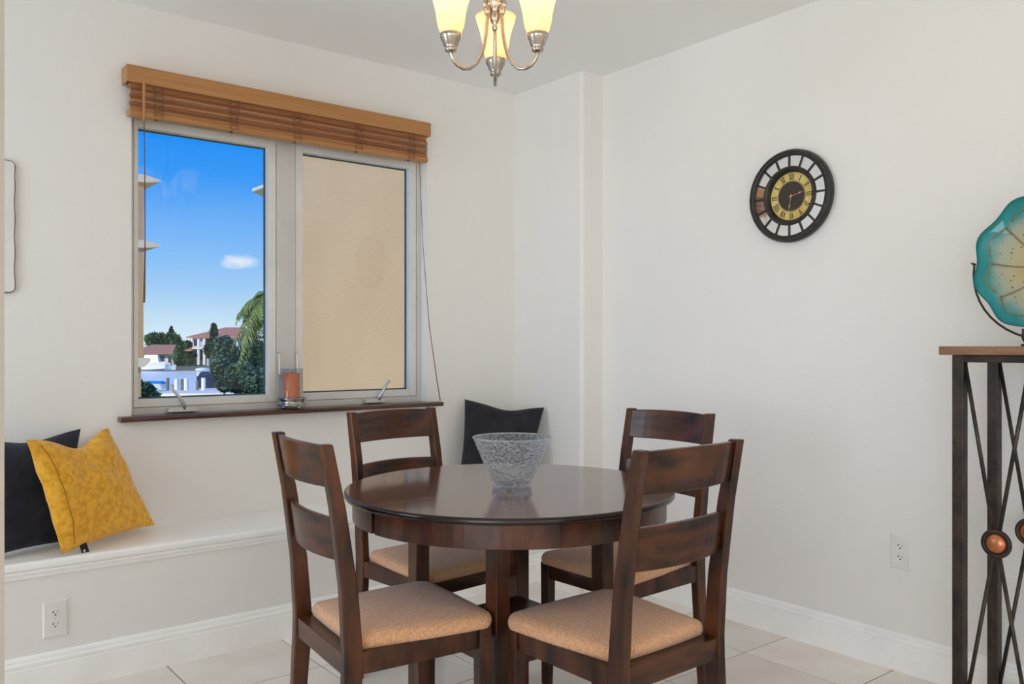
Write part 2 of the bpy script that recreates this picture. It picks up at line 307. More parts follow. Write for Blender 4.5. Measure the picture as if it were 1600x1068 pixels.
# ------------------------------------------------------------------ mesh helpers
class Mesh:
    def __init__(s): s.v = []; s.f = []
    def add(s, vs, fs, mat=None):
        o = len(s.v)
        s.v += [tuple(mat @ Vector(p)) if mat else tuple(p) for p in vs]
        s.f += [tuple(i + o for i in f) for f in fs]
        return s
    def box(s, lo, hi, mat=None):
        x0, y0, z0 = lo; x1, y1, z1 = hi
        return s.add([(x0, y0, z0), (x1, y0, z0), (x1, y1, z0), (x0, y1, z0), (x0, y0, z1), (x1, y0, z1), (x1, y1, z1), (x0, y1, z1)],
                     [(0, 3, 2, 1), (4, 5, 6, 7), (0, 1, 5, 4), (1, 2, 6, 5), (2, 3, 7, 6), (3, 0, 4, 7)], mat)
    def prism(s, pts, a, b, axis='x', mat=None):
        # pts: polygon in the two other axes, extruded a..b along axis
        def P(t, p):
            return {'x': (t, p[0], p[1]), 'y': (p[0], t, p[1]), 'z': (p[0], p[1], t)}[axis]
        n = len(pts)
        vs = [P(a, p) for p in pts] + [P(b, p) for p in pts]
        fs = [tuple(range(n))[::-1], tuple(range(n, 2 * n))] + [(i, (i + 1) % n, n + (i + 1) % n, n + i) for i in range(n)]
        return s.add(vs, fs, mat)
    def tube(s, pts, r, n=8, mat=None, closed=False):
        pts = [Vector(p) for p in pts]
        m = len(pts)
        rr = r if hasattr(r, '__len__') else [r] * m
        vs = []; up = None
        for i, p in enumerate(pts):
            if closed: d = pts[(i + 1) % m] - pts[i - 1]
            else: d = pts[min(i + 1, m - 1)] - pts[max(i - 1, 0)]
            d.normalize()
            if up is None:
                up = Vector((0, 0, 1)) if abs(d.z) < 0.9 else Vector((1, 0, 0))
            a = up - d * up.dot(d); a.normalize(); up = a; b = d.cross(a)
            for k in range(n):
                t = 2 * math.pi * k / n
                vs.append(p + (a * math.cos(t) + b * math.sin(t)) * rr[i])
        fs = []
        for i in range(m if closed else m - 1):
            j = (i + 1) % m
            for k in range(n):
                k2 = (k + 1) % n
                fs.append((i * n + k, i * n + k2, j * n + k2, j * n + k))
        if not closed:
            fs.append(tuple(range(n))[::-1]); fs.append(tuple(range((m - 1) * n, m * n)))
        return s.add(vs, fs, mat)
    def lathe(s, prof, n=32, mat=None, cap=True):
        # prof: (r, z) list, revolved about z
        vs = []; fs = []; m = len(prof)
        for r, z in prof:
            for k in range(n):
                t = 2 * math.pi * k / n
                vs.append((r * math.cos(t), r * math.sin(t), z))
        for i in range(m - 1):
            for k in range(n):
                k2 = (k + 1) % n
                fs.append((i * n + k, i * n + k2, (i + 1) * n + k2, (i + 1) * n + k))
        if cap:
            fs.append(tuple(range(n))[::-1]); fs.append(tuple(range((m - 1) * n, m * n)))
        return s.add(vs, fs, mat)
    def sphere(s, c, r, n=10, m=6, mat=None):
        vs = []; fs = []
        rx, ry, rz = r if hasattr(r, '__len__') else (r, r, r)
        for i in range(m + 1):
            a = math.pi * i / m
            for k in range(n):
                t = 2 * math.pi * k / n
                vs.append((c[0] + rx * math.sin(a) * math.cos(t), c[1] + ry * math.sin(a) * math.sin(t), c[2] + rz * math.cos(a)))
        for i in range(m):
            for k in range(n):
                k2 = (k + 1) % n
                fs.append((i * n + k, (i + 1) * n + k, (i + 1) * n + k2, i * n + k2))
        return s.add(vs, fs, mat)
    def build(s, name, mat, parent=None, smooth=False, bev=0.0, seg=2, world=True, sub=0):
        me = bpy.data.meshes.new(name); me.from_pydata(s.v, [], s.f); me.validate(); me.update()
        if smooth:
            me.polygons.foreach_set('use_smooth', [True] * len(me.polygons))
        me.materials.append(MT[mat])
        o = bpy.data.objects.new(name, me); COL.objects.link(o)
        if parent:
            o.parent = parent
            if world: o.matrix_parent_inverse = world_of(parent).inverted()
        if bev:
            b = o.modifiers.new('bevel', 'BEVEL'); b.width = bev; b.segments = seg; b.limit_method = 'ANGLE'; b.angle_limit = math.radians(40)
        if sub:
            b = o.modifiers.new('sub', 'SUBSURF'); b.levels = sub; b.render_levels = sub
        return o

def world_of(o):
    m = Matrix.LocRotScale(o.location, o.rotation_euler, o.scale)
    return (world_of(o.parent) @ o.matrix_parent_inverse @ m) if o.parent else m

def tag(o, label, cat=None, group=None, kind=None):
    o['label'] = label
    if cat: o['category'] = cat
    if group: o['group'] = group
    if kind: o['kind'] = kind
    return o
def struct(o, label=None):
    o['kind'] = 'structure'
    if label: o['label'] = label
    return o
def thing(name, loc, label, cat, rz=0.0, group=None):
    o = bpy.data.objects.new(name, None); COL.objects.link(o); o.location = loc; o.rotation_euler = (0, 0, rz)
    o.empty_display_size = 0.1
    return tag(o, label, cat, group)
def copy_tree(o, parent=None):
    c = o.copy(); COL.objects.link(c); c.parent = parent
    for ch in list(o.children): copy_tree(ch, c)
    return c

# ------------------------------------------------------------------ the room
XR, YW, ZC = 3.078, 3.644, 2.589          # right wall, window wall, ceiling
XL, YB = -4.0, -4.0                       # the open room behind the camera
WX0, WX1, WZ0, WZ1 = 0.933, 2.356, 0.905, 2.235   # window opening

def wall(name, boxes, label, mat='wall'):
    m = Mesh()
    for a, b in boxes: m.box(a, b)
    return struct(m.build(name, mat), label)

wall('wall_window', [((-1.65, YW, 0), (WX0, YW + 0.2, ZC)), ((WX1, YW, 0), (XR + 0.15, YW + 0.2, ZC)),
                     ((WX0, YW, 0), (WX1, YW + 0.2, WZ0 - 0.01)), ((WX0, YW, WZ1), (WX1, YW + 0.2, ZC))], 'off white textured wall around the window')
wall('wall_right', [((XR, YB - 0.15, 0), (XR + 0.15, YW, ZC))], 'long off white wall carrying the round clock')
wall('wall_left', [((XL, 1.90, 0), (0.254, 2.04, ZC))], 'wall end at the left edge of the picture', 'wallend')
wall('wall_alcove', [((-1.77, 2.04, 0), (-1.65, 2.14, ZC)), ((-1.77, 3.22, 0), (-1.65, YW + 0.2, ZC)), ((-1.77, 2.14, 0), (-1.65, 3.22, 0.53)), ((-1.77, 2.14, 2.30), (-1.65, 3.22, ZC))], 'side wall closing the window seat alcove')
# pillar in the corner with a rounded outer corner
pm = Mesh(); r = 0.022; px0, py0 = 2.93, 3.105
pts = [(XR, YW), (px0, YW), (px0, py0 + r)]
for k in range(1, 7):
    a = math.pi + (math.pi / 2) * k / 6
    pts.append((px0 + r + r * math.cos(a), py0 + r + r * math.sin(a)))
pts.append((XR, py0))
pm.prism(pts, 0, ZC, 'z')
struct(pm.build('wall_pillar', 'wall'), 'shallow off white corner pillar between window wall and clock wall')
wall('ceiling', [((XL - 3.0, YB - 3.0, ZC), (XR + 0.15, YW + 0.2, ZC + 0.15))], 'smooth grey white ceiling', 'ceil')  # slab overhangs past the outer walls, added to block sun at the doors
# walls behind the camera with two sliding doors
wall('wall_garden', [((XL - 0.12, YB, 0), (XL, -3.5, ZC)), ((XL - 0.12, -0.4, 0), (XL, 2.04, ZC)), ((XL - 0.12, -3.5, 2.25), (XL, -0.4, ZC))], 'wall with the garden sliding door')
wall('wall_back', [((XL, YB - 0.12, 0), (-1.9, YB, ZC)), ((2.3, YB - 0.12, 0), (XR, YB, ZC)), ((-1.9, YB - 0.12, 2.25), (2.3, YB, ZC))], 'wall with the rear sliding door')
def sliding_door(name, along, a0, a1, pos, label):
    m = Mesh(); g = Mesh(); k = 3; w = (a1 - a0) / k
    def bx(t0, t1, z0, z1, d0, d1, mm):
        if along == 'y': mm.box((pos + d0, t0, z0), (pos + d1, t1, z1))
        else: mm.box((t0, pos + d0, z0), (t1, pos + d1, z1))
    for i in range(k):
        s, e = a0 + i * w, a0 + (i + 1) * w
        bx(s, s + 0.06, 0.02, 2.25, -0.09, -0.04, m); bx(e - 0.06, e, 0.02, 2.25, -0.09, -0.04, m)
        bx(s + 0.06, e - 0.06, 0.02, 0.12, -0.09, -0.04, m); bx(s + 0.06, e - 0.06, 2.17, 2.25, -0.09, -0.04, m)
        bx(s + 0.06, e - 0.06, 0.12, 2.17, -0.068, -0.062, g)
    o = struct(m.build(name, 'alu2'), label)
    g.build('pane', 'glass', o)
sliding_door('door_1', 'y', -3.5, -0.4, XL, 'three panel sliding glass door to the garden')
sliding_door('door_2', 'x', -1.9, 2.3, YB, 'three panel sliding glass door at the rear')

nw = struct(Mesh().box((-1.74, 2.14, 0.53), (-1.69, 2.19, 2.30)).box((-1.74, 3.17, 0.53), (-1.69, 3.22, 2.30)).box((-1.74, 2.19, 0.53), (-1.69, 3.17, 0.58)).box((-1.74, 2.19, 2.25), (-1.69, 3.17, 2.30))
            .box((-1.74, 2.655, 0.58), (-1.69, 2.705, 2.25)).build('window_2', 'alu2'), 'side window of the breakfast nook')
Mesh().box((-1.718, 2.19, 0.58), (-1.712, 3.17, 2.25)).build('pane', 'glass', nw)
# floor and its tiles
fl = struct(Mesh().box((XL - 0.1, YB - 0.1, -0.12), (XR, YW, -0.004)).build('floor', 'grout'), 'large beige ceramic floor tiles in a straight grid')
P = 0.4535; G = 0.0022
share = {}
ix0 = -15
for i in range(-15, 2):
    for j in range(-14, 4):
        x0, x1 = 2.784 + i * P, 2.784 + (i + 1) * P
        y0, y1 = 2.021 + j * P, 2.021 + (j + 1) * P
        x0, x1, y0, y1 = max(x0, XL), min(x1, XR), max(y0, YB), min(y1, 3.305)
        if x1 - x0 < 0.02 or y1 - y0 < 0.02: continue
        if x1 < -1.6 and y0 > 2.1: continue
        sx, sy = round(x1 - x0 - 2 * G, 4), round(y1 - y0 - 2 * G, 4)
        if (sx, sy) not in share:
            c = 0.0025
            m = Mesh(); hx, hy = sx / 2, sy / 2
            vs = [(-hx, -hy, -0.012), (hx, -hy, -0.012), (hx, hy, -0.012), (-hx, hy, -0.012), (-hx, -hy, -c * 0.6), (hx, -hy, -c * 0.6), (hx, hy, -c * 0.6), (-hx, hy, -c * 0.6),
                  (-hx + c, -hy + c, 0), (hx - c, -hy + c, 0), (hx - c, hy - c, 0), (-hx + c, hy - c, 0)]
            fs = [(0, 1, 5, 4), (1, 2, 6, 5), (2, 3, 7, 6), (3, 0, 4, 7), (4, 5, 9, 8), (5, 6, 10, 9), (6, 7, 11, 10), (7, 4, 8, 11), (8, 9, 10, 11)]
            o = m.add(vs, fs).build('tile', 'tile', fl)
            share[(sx, sy)] = o.data
        else:
            o = bpy.data.objects.new('tile', share[(sx, sy)]); COL.objects.link(o); o.parent = fl
        o.location = ((x0 + x1) / 2, (y0 + y1) / 2, 0)

# baseboards: tall flat board with two beads on top
def bb_profile(h=0.138):
    return [(0, 0), (0.016, 0), (0.016, h - 0.042), (0.0125, h - 0.039), (0.0125, h - 0.036), (0.0155, h - 0.033), (0.0155, h - 0.024), (0.011, h - 0.020),
            (0.010, h - 0.016), (0.011, h - 0.013), (0.008, h - 0.004), (0.004, h), (0, h)]
BBP = bb_profile()
struct(Mesh().prism([(XR - d, z) for d, z in BBP], YB, 3.105, 'y').build('baseboard_right', 'trim'), 'white stepped baseboard under the clock wall')
struct(Mesh().prism([(3.305 - d, z) for d, z in BBP], -1.65, px0, 'x').build('baseboard_bench', 'trim'), 'white stepped baseboard along the bench foot')
m = Mesh().prism([(px0 - d, z) for d, z in BBP], 3.105 - 0.016, 3.289, 'y').prism([(3.105 - d, z) for d, z in BBP], px0 - 0.016, XR - 0.016, 'x')
struct(m.build('baseboard_pillar', 'trim'), 'white baseboard wrapping the corner pillar')

# built-in window seat
b = thing('window_bench', (0.64, 3.475, 0), 'built in white painted window seat with moulded front edge', 'bench')
Mesh().box((-1.65, 3.305, 0), (px0, YW, 0.43)).build('bench_front', 'wall', b)
nose = [(YW, 0.43), (YW, 0.462), (3.296, 0.462), (3.290, 0.459), (3.287, 0.452), (3.287, 0.440), (3.290, 0.434), (3.296, 0.430)]
Mesh().prism(nose, -1.65, px0, 'x').build('seat_board', 'trim', b)
mould = [(3.305, 0.404), (3.305, 0.430), (3.292, 0.430), (3.291, 0.425), (3.294, 0.418), (3.299, 0.413), (3.2985, 0.409), (3.300, 0.404)]
Mesh().prism(mould, -1.65, px0, 'x').build('moulding', 'trim', b)

# ------------------------------------------------------------------ window
win = struct(Mesh().box((WX0, 3.70, WZ0), (WX0 + 0.022, 3.80, WZ1)).box((WX1 - 0.026, 3.70, WZ0), (WX1, 3.80, WZ1))
             .box((WX0 + 0.022, 3.70, WZ0), (WX1 - 0.026, 3.80, 0.945)).box((WX0 + 0.022, 3.70, WZ1 - 0.03), (WX1 - 0.026, 3.80, WZ1))
             .box((1.575, 3.70, 0.945), (1.665, 3.80, WZ1 - 0.03)).build('window_1', 'alu', bev=0.002), 'pair of casement windows in a pale grey metal frame')
def sash(x0, x1, z0, z1, sl, sr):
    y0, y1 = 3.704, 3.765
    m = Mesh().box((x0, y0, z0), (x0 + sl, y1, z1)).box((x1 - sr, y0, z0), (x1, y1, z1)).box((x0 + sl, y0, z0), (x1 - sr, y1, z0 + 0.034)).box((x0 + sl, y0, z1 - 0.09), (x1 - sr, y1, z1))
    s = m.build('casement_sash', 'alu2', win, bev=0.002)
    a, b2, c, d = x0 + sl, x1 - sr, z0 + 0.034, z1 - 0.09
    Mesh().box((a, 3.742, c), (a + 0.006, 3.75, d)).box((b2 - 0.006, 3.742, c), (b2, 3.75, d)).box((a, 3.742, c), (b2, 3.75, c + 0.006)).box((a, 3.742, d - 0.006), (b2, 3.75, d)).build('glazing_seal', 'rubber', s)
    Mesh().box((a - 0.004, 3.744, c - 0.004), (b2 + 0.004, 3.748, d + 0.004)).build('pane', 'glass', s)
sash(0.957, 1.573, 0.947, 2.20, 0.018, 0.036)
sash(1.667, 2.328, 0.947, 2.20, 0.038, 0.036)
for lx in (1.581, 1.668):      # locking levers on the mullion
    lv = Mesh().tube([(lx, 3.698, 1.175), (lx, 3.688, 1.165), (lx, 3.684, 1.11), (lx, 3.684, 1.075), (lx + 0.004, 3.69, 1.058), (lx + 0.012, 3.699, 1.055)], [0.003, 0.004, 0.005, 0.005, 0.005, 0.006], 8)
    lv.box((lx + 0.005, 3.692, 1.05), (lx + 0.02, 3.70, 1.10))
    lv.build('locking_lever', 'satin', win, smooth=False, bev=0.001)
def crank(x0, x1, lever, label):
    t = thing('window_crank', ((x0 + x1) / 2, 3.68, 0.918), label, 'window crank', group='casement cranks')
    Mesh().prism([(x0, 0.922), (x1, 0.922), (x1, 0.936), (x1 - 0.008, 0.942), (x0 + 0.006, 0.942), (x0, 0.934)], 3.662, 3.698, 'y').build('crank_base', 'satin', t, bev=0.003)
    Mesh().tube(lever, [0.011, 0.009, 0.007, 0.006, 0.005, 0.005], 10).build('crank_handle', 'satin', t, smooth=True)
    e = Vector(lever[-1])
    Mesh().sphere(e, 0.0075).build('knob', 'satin', t, smooth=True)
crank(1.085, 1.21, [(1.150, 3.672, 0.936), (1.146, 3.664, 0.955), (1.128, 3.658, 0.985), (1.106, 3.656, 1.012), (1.095, 3.656, 1.028), (1.097, 3.656, 1.035)], 'satin metal casement crank at the left end of the sill with its handle folded left')
crank(2.015, 2.125, [(2.088, 3.672, 0.936), (2.092, 3.664, 0.955), (2.108, 3.658, 0.985), (2.124, 3.656, 1.010), (2.134, 3.656, 1.022), (2.139, 3.656, 1.028)], 'satin metal casement crank in front of the tan wall with handle leaning right')

# sill board
sillp = [(3.70, 0.905), (3.70, 0.918), (3.598, 0.917), (3.590, 0.914), (3.587, 0.908), (3.589, 0.900), (3.596, 0.896), (3.644, 0.896), (3.644, 0.905)]
s = Mesh().prism([(3.6435, 0.918), (3.598, 0.918), (3.590, 0.915), (3.587, 0.908), (3.589, 0.900), (3.596, 0.896), (3.6435, 0.896)], 0.880, 2.421, 'x')
s.prism([(3.6435, 0.8955), (3.6435, 0.918), (3.70, 0.918), (3.70, 0.8955)], WX0 + 0.001, WX1 - 0.001, 'x')
tag(s.build('window_sill', 'sill', bev=0.002), 'dark stained wooden sill board with rounded nose under the window', 'window sill')

# ------------------------------------------------------------------ blind
bl = thing('wooden_blind', (1.61, 3.60, 2.25), 'honey brown wooden slatted blind pulled up under its valance', 'blind')
vp = [(3.565, 2.252), (3.572, 2.252), (3.572, 2.312), (3.6435, 2.312), (3.6435, 2.319), (3.562, 2.319), (3.560, 2.312), (3.560, 2.270), (3.562, 2.258)]
Mesh().prism(vp, 0.895, 2.325, 'x').box((0.895, 3.572, 2.252), (0.902, 3.6435, 2.312)).box((2.318, 3.572, 2.252), (2.325, 3.6435, 2.312)).build('valance', 'valance', bl, bev=0.0015)
Mesh().box((0.912, 3.585, 2.245), (2.318, 3.635, 2.30)).build('headrail', 'bamboo', bl, bev=0.002)
for k, z in enumerate((2.246, 2.214, 2.182)):
    # each slat hangs almost upright with a soft wave across its face
    fr_, bk_ = [], []
    for q in range(9):
        f = q / 8; y = 3.592 - 0.012 * f + 0.0035 * math.sin(f * 2 * math.pi) + 0.002 * k
        fr_.append((y, z - 0.033 * f)); bk_.append((y + 0.006 + 0.012 * (1 - f), z - 0.033 * f + 0.001))
    Mesh().prism(fr_ + bk_[::-1], 0.914, 2.316, 'x').build('slat', 'bamboo', bl)
Mesh().prism([(3.580, 2.125), (3.632, 2.125), (3.632, 2.147), (3.626, 2.152), (3.586, 2.152), (3.578, 2.144), (3.576, 2.134)], 0.912, 2.318, 'x').build('bottom_rail', 'valance', bl, bev=0.002)
for x in (1.02, 1.33, 1.62, 1.93, 2.22):    # ladder cords with little loops
    m = Mesh(); rnd = random.Random(int(x * 100))
    for dx in (-0.016, 0.016):
        m.tube([(x + dx + rnd.uniform(-.003, .003), 3.574 - 0.004 * (i % 2), 2.25 - 0.0175 * i) for i in range(8)], 0.0013, 5)
    for i in range(6):
        z = 2.238 - 0.02 * i
        m.tube([(x - 0.016, 3.573, z), (x - 0.004, 3.570, z - 0.007 + rnd.uniform(-.006, .006)), (x + 0.006, 3.571, z + rnd.uniform(-.008, .006)), (x + 0.016, 3.573, z - 0.004)], 0.0013, 5)
    m.build('ladder_cord', 'cord', bl)
    Mesh().sphere((x - 0.004, 3.60, 2.123), (0.008, 0.006, 0.004)).build('rail_button', 'cord', bl)
Mesh().tube([(0.958, 3.556, 2.255), (0.957, 3.553, 2.21), (0.957, 3.553, 2.12), (0.957, 3.553, 2.10)], [0.006, 0.006, 0.005, 0.003], 8).build('tilt_wand', 'valance', bl)
Mesh().tube([(0.957, 3.553, 2.10), (0.960, 3.553, 1.9), (0.961, 3.554, 1.60)], 0.0022, 6).tube([(0.961, 3.554, 1.60), (0.958, 3.553, 1.40), (0.957, 3.553, 1.375)], [0.003, 0.0042, 0.0042], 6).build('pull_cord', 'cord', bl)
Mesh().tube([(2.262, 3.57, 2.12), (2.280, 3.565, 1.7), (2.318, 3.566, 1.30), (2.368, 3.57, 1.02), (2.392, 3.578, 0.925)], [0.0015, 0.0015, 0.002, 0.0026, 0.003], 6).build('lift_cord', 'cord', bl)

# ------------------------------------------------------------------ candle on the sill
CX, CY, CZ = 1.617, 3.632, 0.918
t = thing('candle_holder', (CX, CY, CZ), 'antique silver footed candle stand with clear glass cylinder on the dark sill', 'candle holder')
T = Matrix.Translation((CX, CY, CZ))
Mesh().lathe([(0.0, 0.014), (0.060, 0.014), (0.064, 0.017), (0.060, 0.021), (0.055, 0.024), (0.055, 0.038), (0.060, 0.042), (0.065, 0.046), (0.062, 0.050), (0.056, 0.047), (0.054, 0.03), (0.0, 0.03)], 40, T, cap=False).build('stand', 'chrome', t, smooth=True)
for k in range(4):
    a = math.radians(20 + 90 * k); x, y = 0.048 * math.cos(a), 0.048 * math.sin(a)
    Mesh().sphere((CX + x, CY + y, CZ + 0.0085), (0.009, 0.009, 0.0085)).build('foot', 'chrome', t, smooth=True)
Mesh().lathe([(0.050, 0.032), (0.051, 0.182), (0.048, 0.182), (0.047, 0.032)], 40, T, cap=False).build('glass_cylinder', 'hurricane', t, smooth=True)
c = thing('pillar_candle', (CX, CY, CZ + 0.031), 'orange pillar candle standing inside the glass cylinder', 'candle')
Mesh().lathe([(0.0, 0.031), (0.035, 0.031), (0.036, 0.034), (0.036, 0.157), (0.033, 0.162), (0.026, 0.160), (0.0, 0.158)], 32, T, cap=False).build('wax', 'candle', c, smooth=True)
Mesh().tube([(CX, CY, CZ + 0.155), (CX + 0.002, CY, CZ + 0.170)], 0.0015, 6).build('wick', 'wick', c)

# ------------------------------------------------------------------ round table
TX, TY, TZ = 1.654, 2.083, 0.762
t = thing('dining_table', (TX, TY, 0), 'round dark brown wooden dining table with four inset legs and low shelf', 'table')
T = Matrix.Translation((TX, TY, 0))
R = 0.5124
top = Mesh().lathe([(0.0, TZ - 0.018), (R - 0.0065, TZ - 0.018), (R - 0.0065, TZ), (0.0, TZ)], 128, T, cap=False).build('table_top', 'top', t)
Mesh().lathe([(R - 0.0064, TZ - 0.0002), (R - 0.003, TZ - 0.001), (R, TZ - 0.004), (R, TZ - 0.015), (R - 0.002, TZ - 0.018), (R - 0.012, TZ - 0.019), (R - 0.012, TZ - 0.0185)], 128, T, cap=False).build('table_edge', 'edge', top, smooth=True)
for k in range(4):
    m = Mesh(); a0 = math.radians(90 * k + 1.0); a1 = math.radians(90 * k + 89.0); n = 24; vs = []; fs = []
    for i in range(n + 1):
        a = a0 + (a1 - a0) * i / n
        for r_, z in ((0.487, 0.676), (0.487, TZ - 0.019), (0.462, TZ - 0.019), (0.462, 0.676)):
            vs.append((TX + r_ * math.cos(a), TY + r_ * math.sin(a), z))
    for i in range(n):
        for q in range(4):
            fs.append((i * 4 + q, i * 4 + (q + 1) % 4, i * 4 + 4 + (q + 1) % 4, i * 4 + 4 + q))
    fs.append((3, 2, 1, 0)); fs.append((n * 4, n * 4 + 1, n * 4 + 2, n * 4 + 3))
    m.add(vs, fs).build('apron', 'wood', t, bev=0.0015)
Mesh().lathe([(0.454, 0.678), (0.454, TZ - 0.0195), (0.440, TZ - 0.0195), (0.440, 0.678), (0.454, 0.678)], 96, T, cap=False).build('apron_gap_shade', 'black', t)  # ring behind the apron, black to paint the shade in its gaps
LG = 0.206
for sx in (-1, 1):
    for sy in (-1, 1):
        x, y = TX + sx * LG, TY + sy * LG; h = 0.025
        Mesh().box((x - h, y - h, 0.0), (x + h, y + h, TZ - 0.019)).build('leg', 'wood', t, bev=0.003)
for sx in (-1, 1):
    Mesh().box((TX + sx * LG - 0.011, TY - LG + 0.025, 0.665), (TX + sx * LG + 0.011, TY + LG - 0.025, TZ - 0.02)).build('rail', 'wood', t)
    Mesh().box((TX - LG + 0.025, TY + sx * LG - 0.011, 0.665), (TX + LG - 0.025, TY + sx * LG + 0.011, TZ - 0.02)).build('rail', 'wood', t)
Mesh().box((TX - LG + 0.012, TY - LG + 0.012, 0.283), (TX + LG - 0.012, TY + LG - 0.012, 0.338)).build('lower_shelf', 'wood', t, bev=0.003)

# ------------------------------------------------------------------ chairs
def post_y(z):
    ks = [(0, -0.222), (0.2, -0.205), (0.38, -0.193), (0.44, -0.192), (0.6, -0.203), (0.8, -0.231), (0.96, -0.262)]
    for (a, ya), (b2, yb) in zip(ks, ks[1:]):
        if z <= b2: return ya + (yb - ya) * (z - a) / (b2 - a)
    return ks[-1][1]
def post_d(z):
    ks = [(0, 0.034), (0.38, 0.050), (0.5, 0.048), (0.96, 0.032)]
    for (a, ya), (b2, yb) in zip(ks, ks[1:]):
        if z <= b2: return ya + (yb - ya) * (z - a) / (b2 - a)
    return ks[-1][1]
CW = 0.198; PT = 0.029
def make_chair():
    t = bpy.data.objects.new('dining_chair', None); COL.objects.link(t); t.empty_display_size = 0.1
    zz = [0, 0.1, 0.2, 0.3, 0.38, 0.44, 0.5, 0.6, 0.7, 0.8, 0.88, 0.96]
    for s in (-1, 1):
        pr = [(post_y(z) + post_d(z) / 2, z) for z in zz] + [(post_y(z) - post_d(z) / 2, z) for z in zz[::-1]]
        x0, x1 = sorted((s * CW, s * (CW - PT)))
        Mesh().prism(pr, x0, x1, 'x').build('back_post', 'wood', t, bev=0.004, world=False)
    for z0, z1 in ((0.850, 0.955), (0.663, 0.770)):      # two curved back slats
        m = Mesh(); n = 12; vs = []; fs = []
        for i in range(n + 1):
            u = -1 + 2 * i / n; x = u * (CW - PT + 0.002); bow = -0.030 * (1 - u * u)
            for z, d in ((z0, 0.009), (z1, 0.009), (z1, -0.009), (z0, -0.009)):
                vs.append((x, post_y(z) + bow + d + 0.004, z + (0.004 * (1 - u * u) if z == z1 else 0)))
        for i in range(n):
            for q in range(4):
                fs.append((i * 4 + q, i * 4 + (q + 1) % 4, i * 4 + 4 + (q + 1) % 4, i * 4 + 4 + q))
        fs.append((3, 2, 1, 0)); fs.append((n * 4, n * 4 + 1, n * 4 + 2, n * 4 + 3))
        m.add(vs, fs).build('back_slat', 'woodx', t, bev=0.003, world=False)
    for s in (-1, 1):      # tapered front legs
        cx = s * (CW - 0.012); w0, w1 = 0.019, 0.014
        vs = []
        for z, w, dy in ((0, w1, 0.004), (0.008, w1 + 0.001, 0.004), (0.25, w0 - 0.001, 0), (0.435, w0, 0)):
            vs += [(cx - w, 0.187 - w + dy, z), (cx + w, 0.187 - w + dy, z), (cx + w, 0.187 + w + dy, z), (cx - w, 0.187 + w + dy, z)]
        fs = [(0, 3, 2, 1), (12, 13, 14, 15)]
        for i in range(3):
            for q in range(4):
                fs.append((i * 4 + q, i * 4 + (q + 1) % 4, i * 4 + 4 + (q + 1) % 4, i * 4 + 4 + q))
        Mesh().add(vs, fs).build('front_leg', 'wood', t, bev=0.003, world=False)
        x0, x1 = sorted((s * (CW - 0.004), s * (CW - 0.026)))
        Mesh().box((x0, -0.17, 0.378), (x1, 0.169, 0.434)).build('side_rail', 'wood', t, bev=0.002, world=False)
    Mesh().box((-CW + 0.03, 0.176, 0.378), (CW - 0.03, 0.197, 0.434)).build('front_rail', 'woodx', t, bev=0.002, world=False)
    Mesh().box((-CW + PT, -0.212, 0.378), (CW - PT, -0.160, 0.4335)).build('rear_rail', 'woodx', t, bev=0.002, world=False)
    # padded seat
    def outline(inset, n=7):
        rc = 0.045
        cs = [(-CW + 0.022, -0.172), (CW - 0.022, -0.172), (CW + 0.012, 0.222), (-CW - 0.012, 0.222)]
        pts = []
        cen = [(-CW + 0.022 + rc * 0.5, -0.172 + rc * 0.5, 180), (CW - 0.022 - rc * 0.5, -0.172 + rc * 0.5, 270), (CW + 0.012 - rc, 0.222 - rc, 0), (-CW - 0.012 + rc, 0.222 - rc, 90)]
        for ci, (cx, cy, a0) in enumerate(cen):
            rr = (rc * 0.5 if ci < 2 else rc) - inset
            for k in range(n):
                a = math.radians(a0 + 90 * k / (n - 1)); pts.append((cx + rr * math.cos(a), cy + rr * math.sin(a)))
            nx = cen[(ci + 1) % 4]; r2 = (rc * 0.5 if (ci + 1) % 4 < 2 else rc) - inset; a2 = math.radians(nx[2])
            q = (nx[0] + r2 * math.cos(a2), nx[1] + r2 * math.sin(a2)); p = pts[-1]
            for k in range(1, 6):
                f = k / 6; bow = 0.004 * math.sin(math.pi * f)
                d = (a0 + 90); 
                pts.append((p[0] + (q[0] - p[0]) * f + bow * math.cos(math.radians(d)), p[1] + (q[1] - p[1]) * f + bow * math.sin(math.radians(d))))
        return pts
    vs = []; fs = []
    levels = [(0.012, 0.430), (0.003, 0.4335), (0.0, 0.444), (0.0, 0.453), (0.004, 0.462), (0.012, 0.469)]
    for ins, z in levels:
        o = outline(ins); vs += [(x, y, z) for x, y in o]
    nn = len(outline(0))
    base = outline(0.012)
    for sc, z in ((0.85, 0.4745), (0.68, 0.4785), (0.48, 0.4815), (0.25, 0.483)):
        vs += [(x * sc, (y - 0.025) * sc + 0.025, z) for x, y in base]
    nl = len(levels) + 4
    for i in range(nl - 1):
        for k in range(nn):
            k2 = (k + 1) % nn
            fs.append((i * nn + k, i * nn + k2, (i + 1) * nn + k2, (i + 1) * nn + k))
    fs.append(tuple(range(nn))[::-1]); fs.append(tuple(range((nl - 1) * nn, nl * nn)))
    Mesh().add(vs, fs).build('seat_pad', 'fabric', t, smooth=True, world=False)
    return t
proto = make_chair()
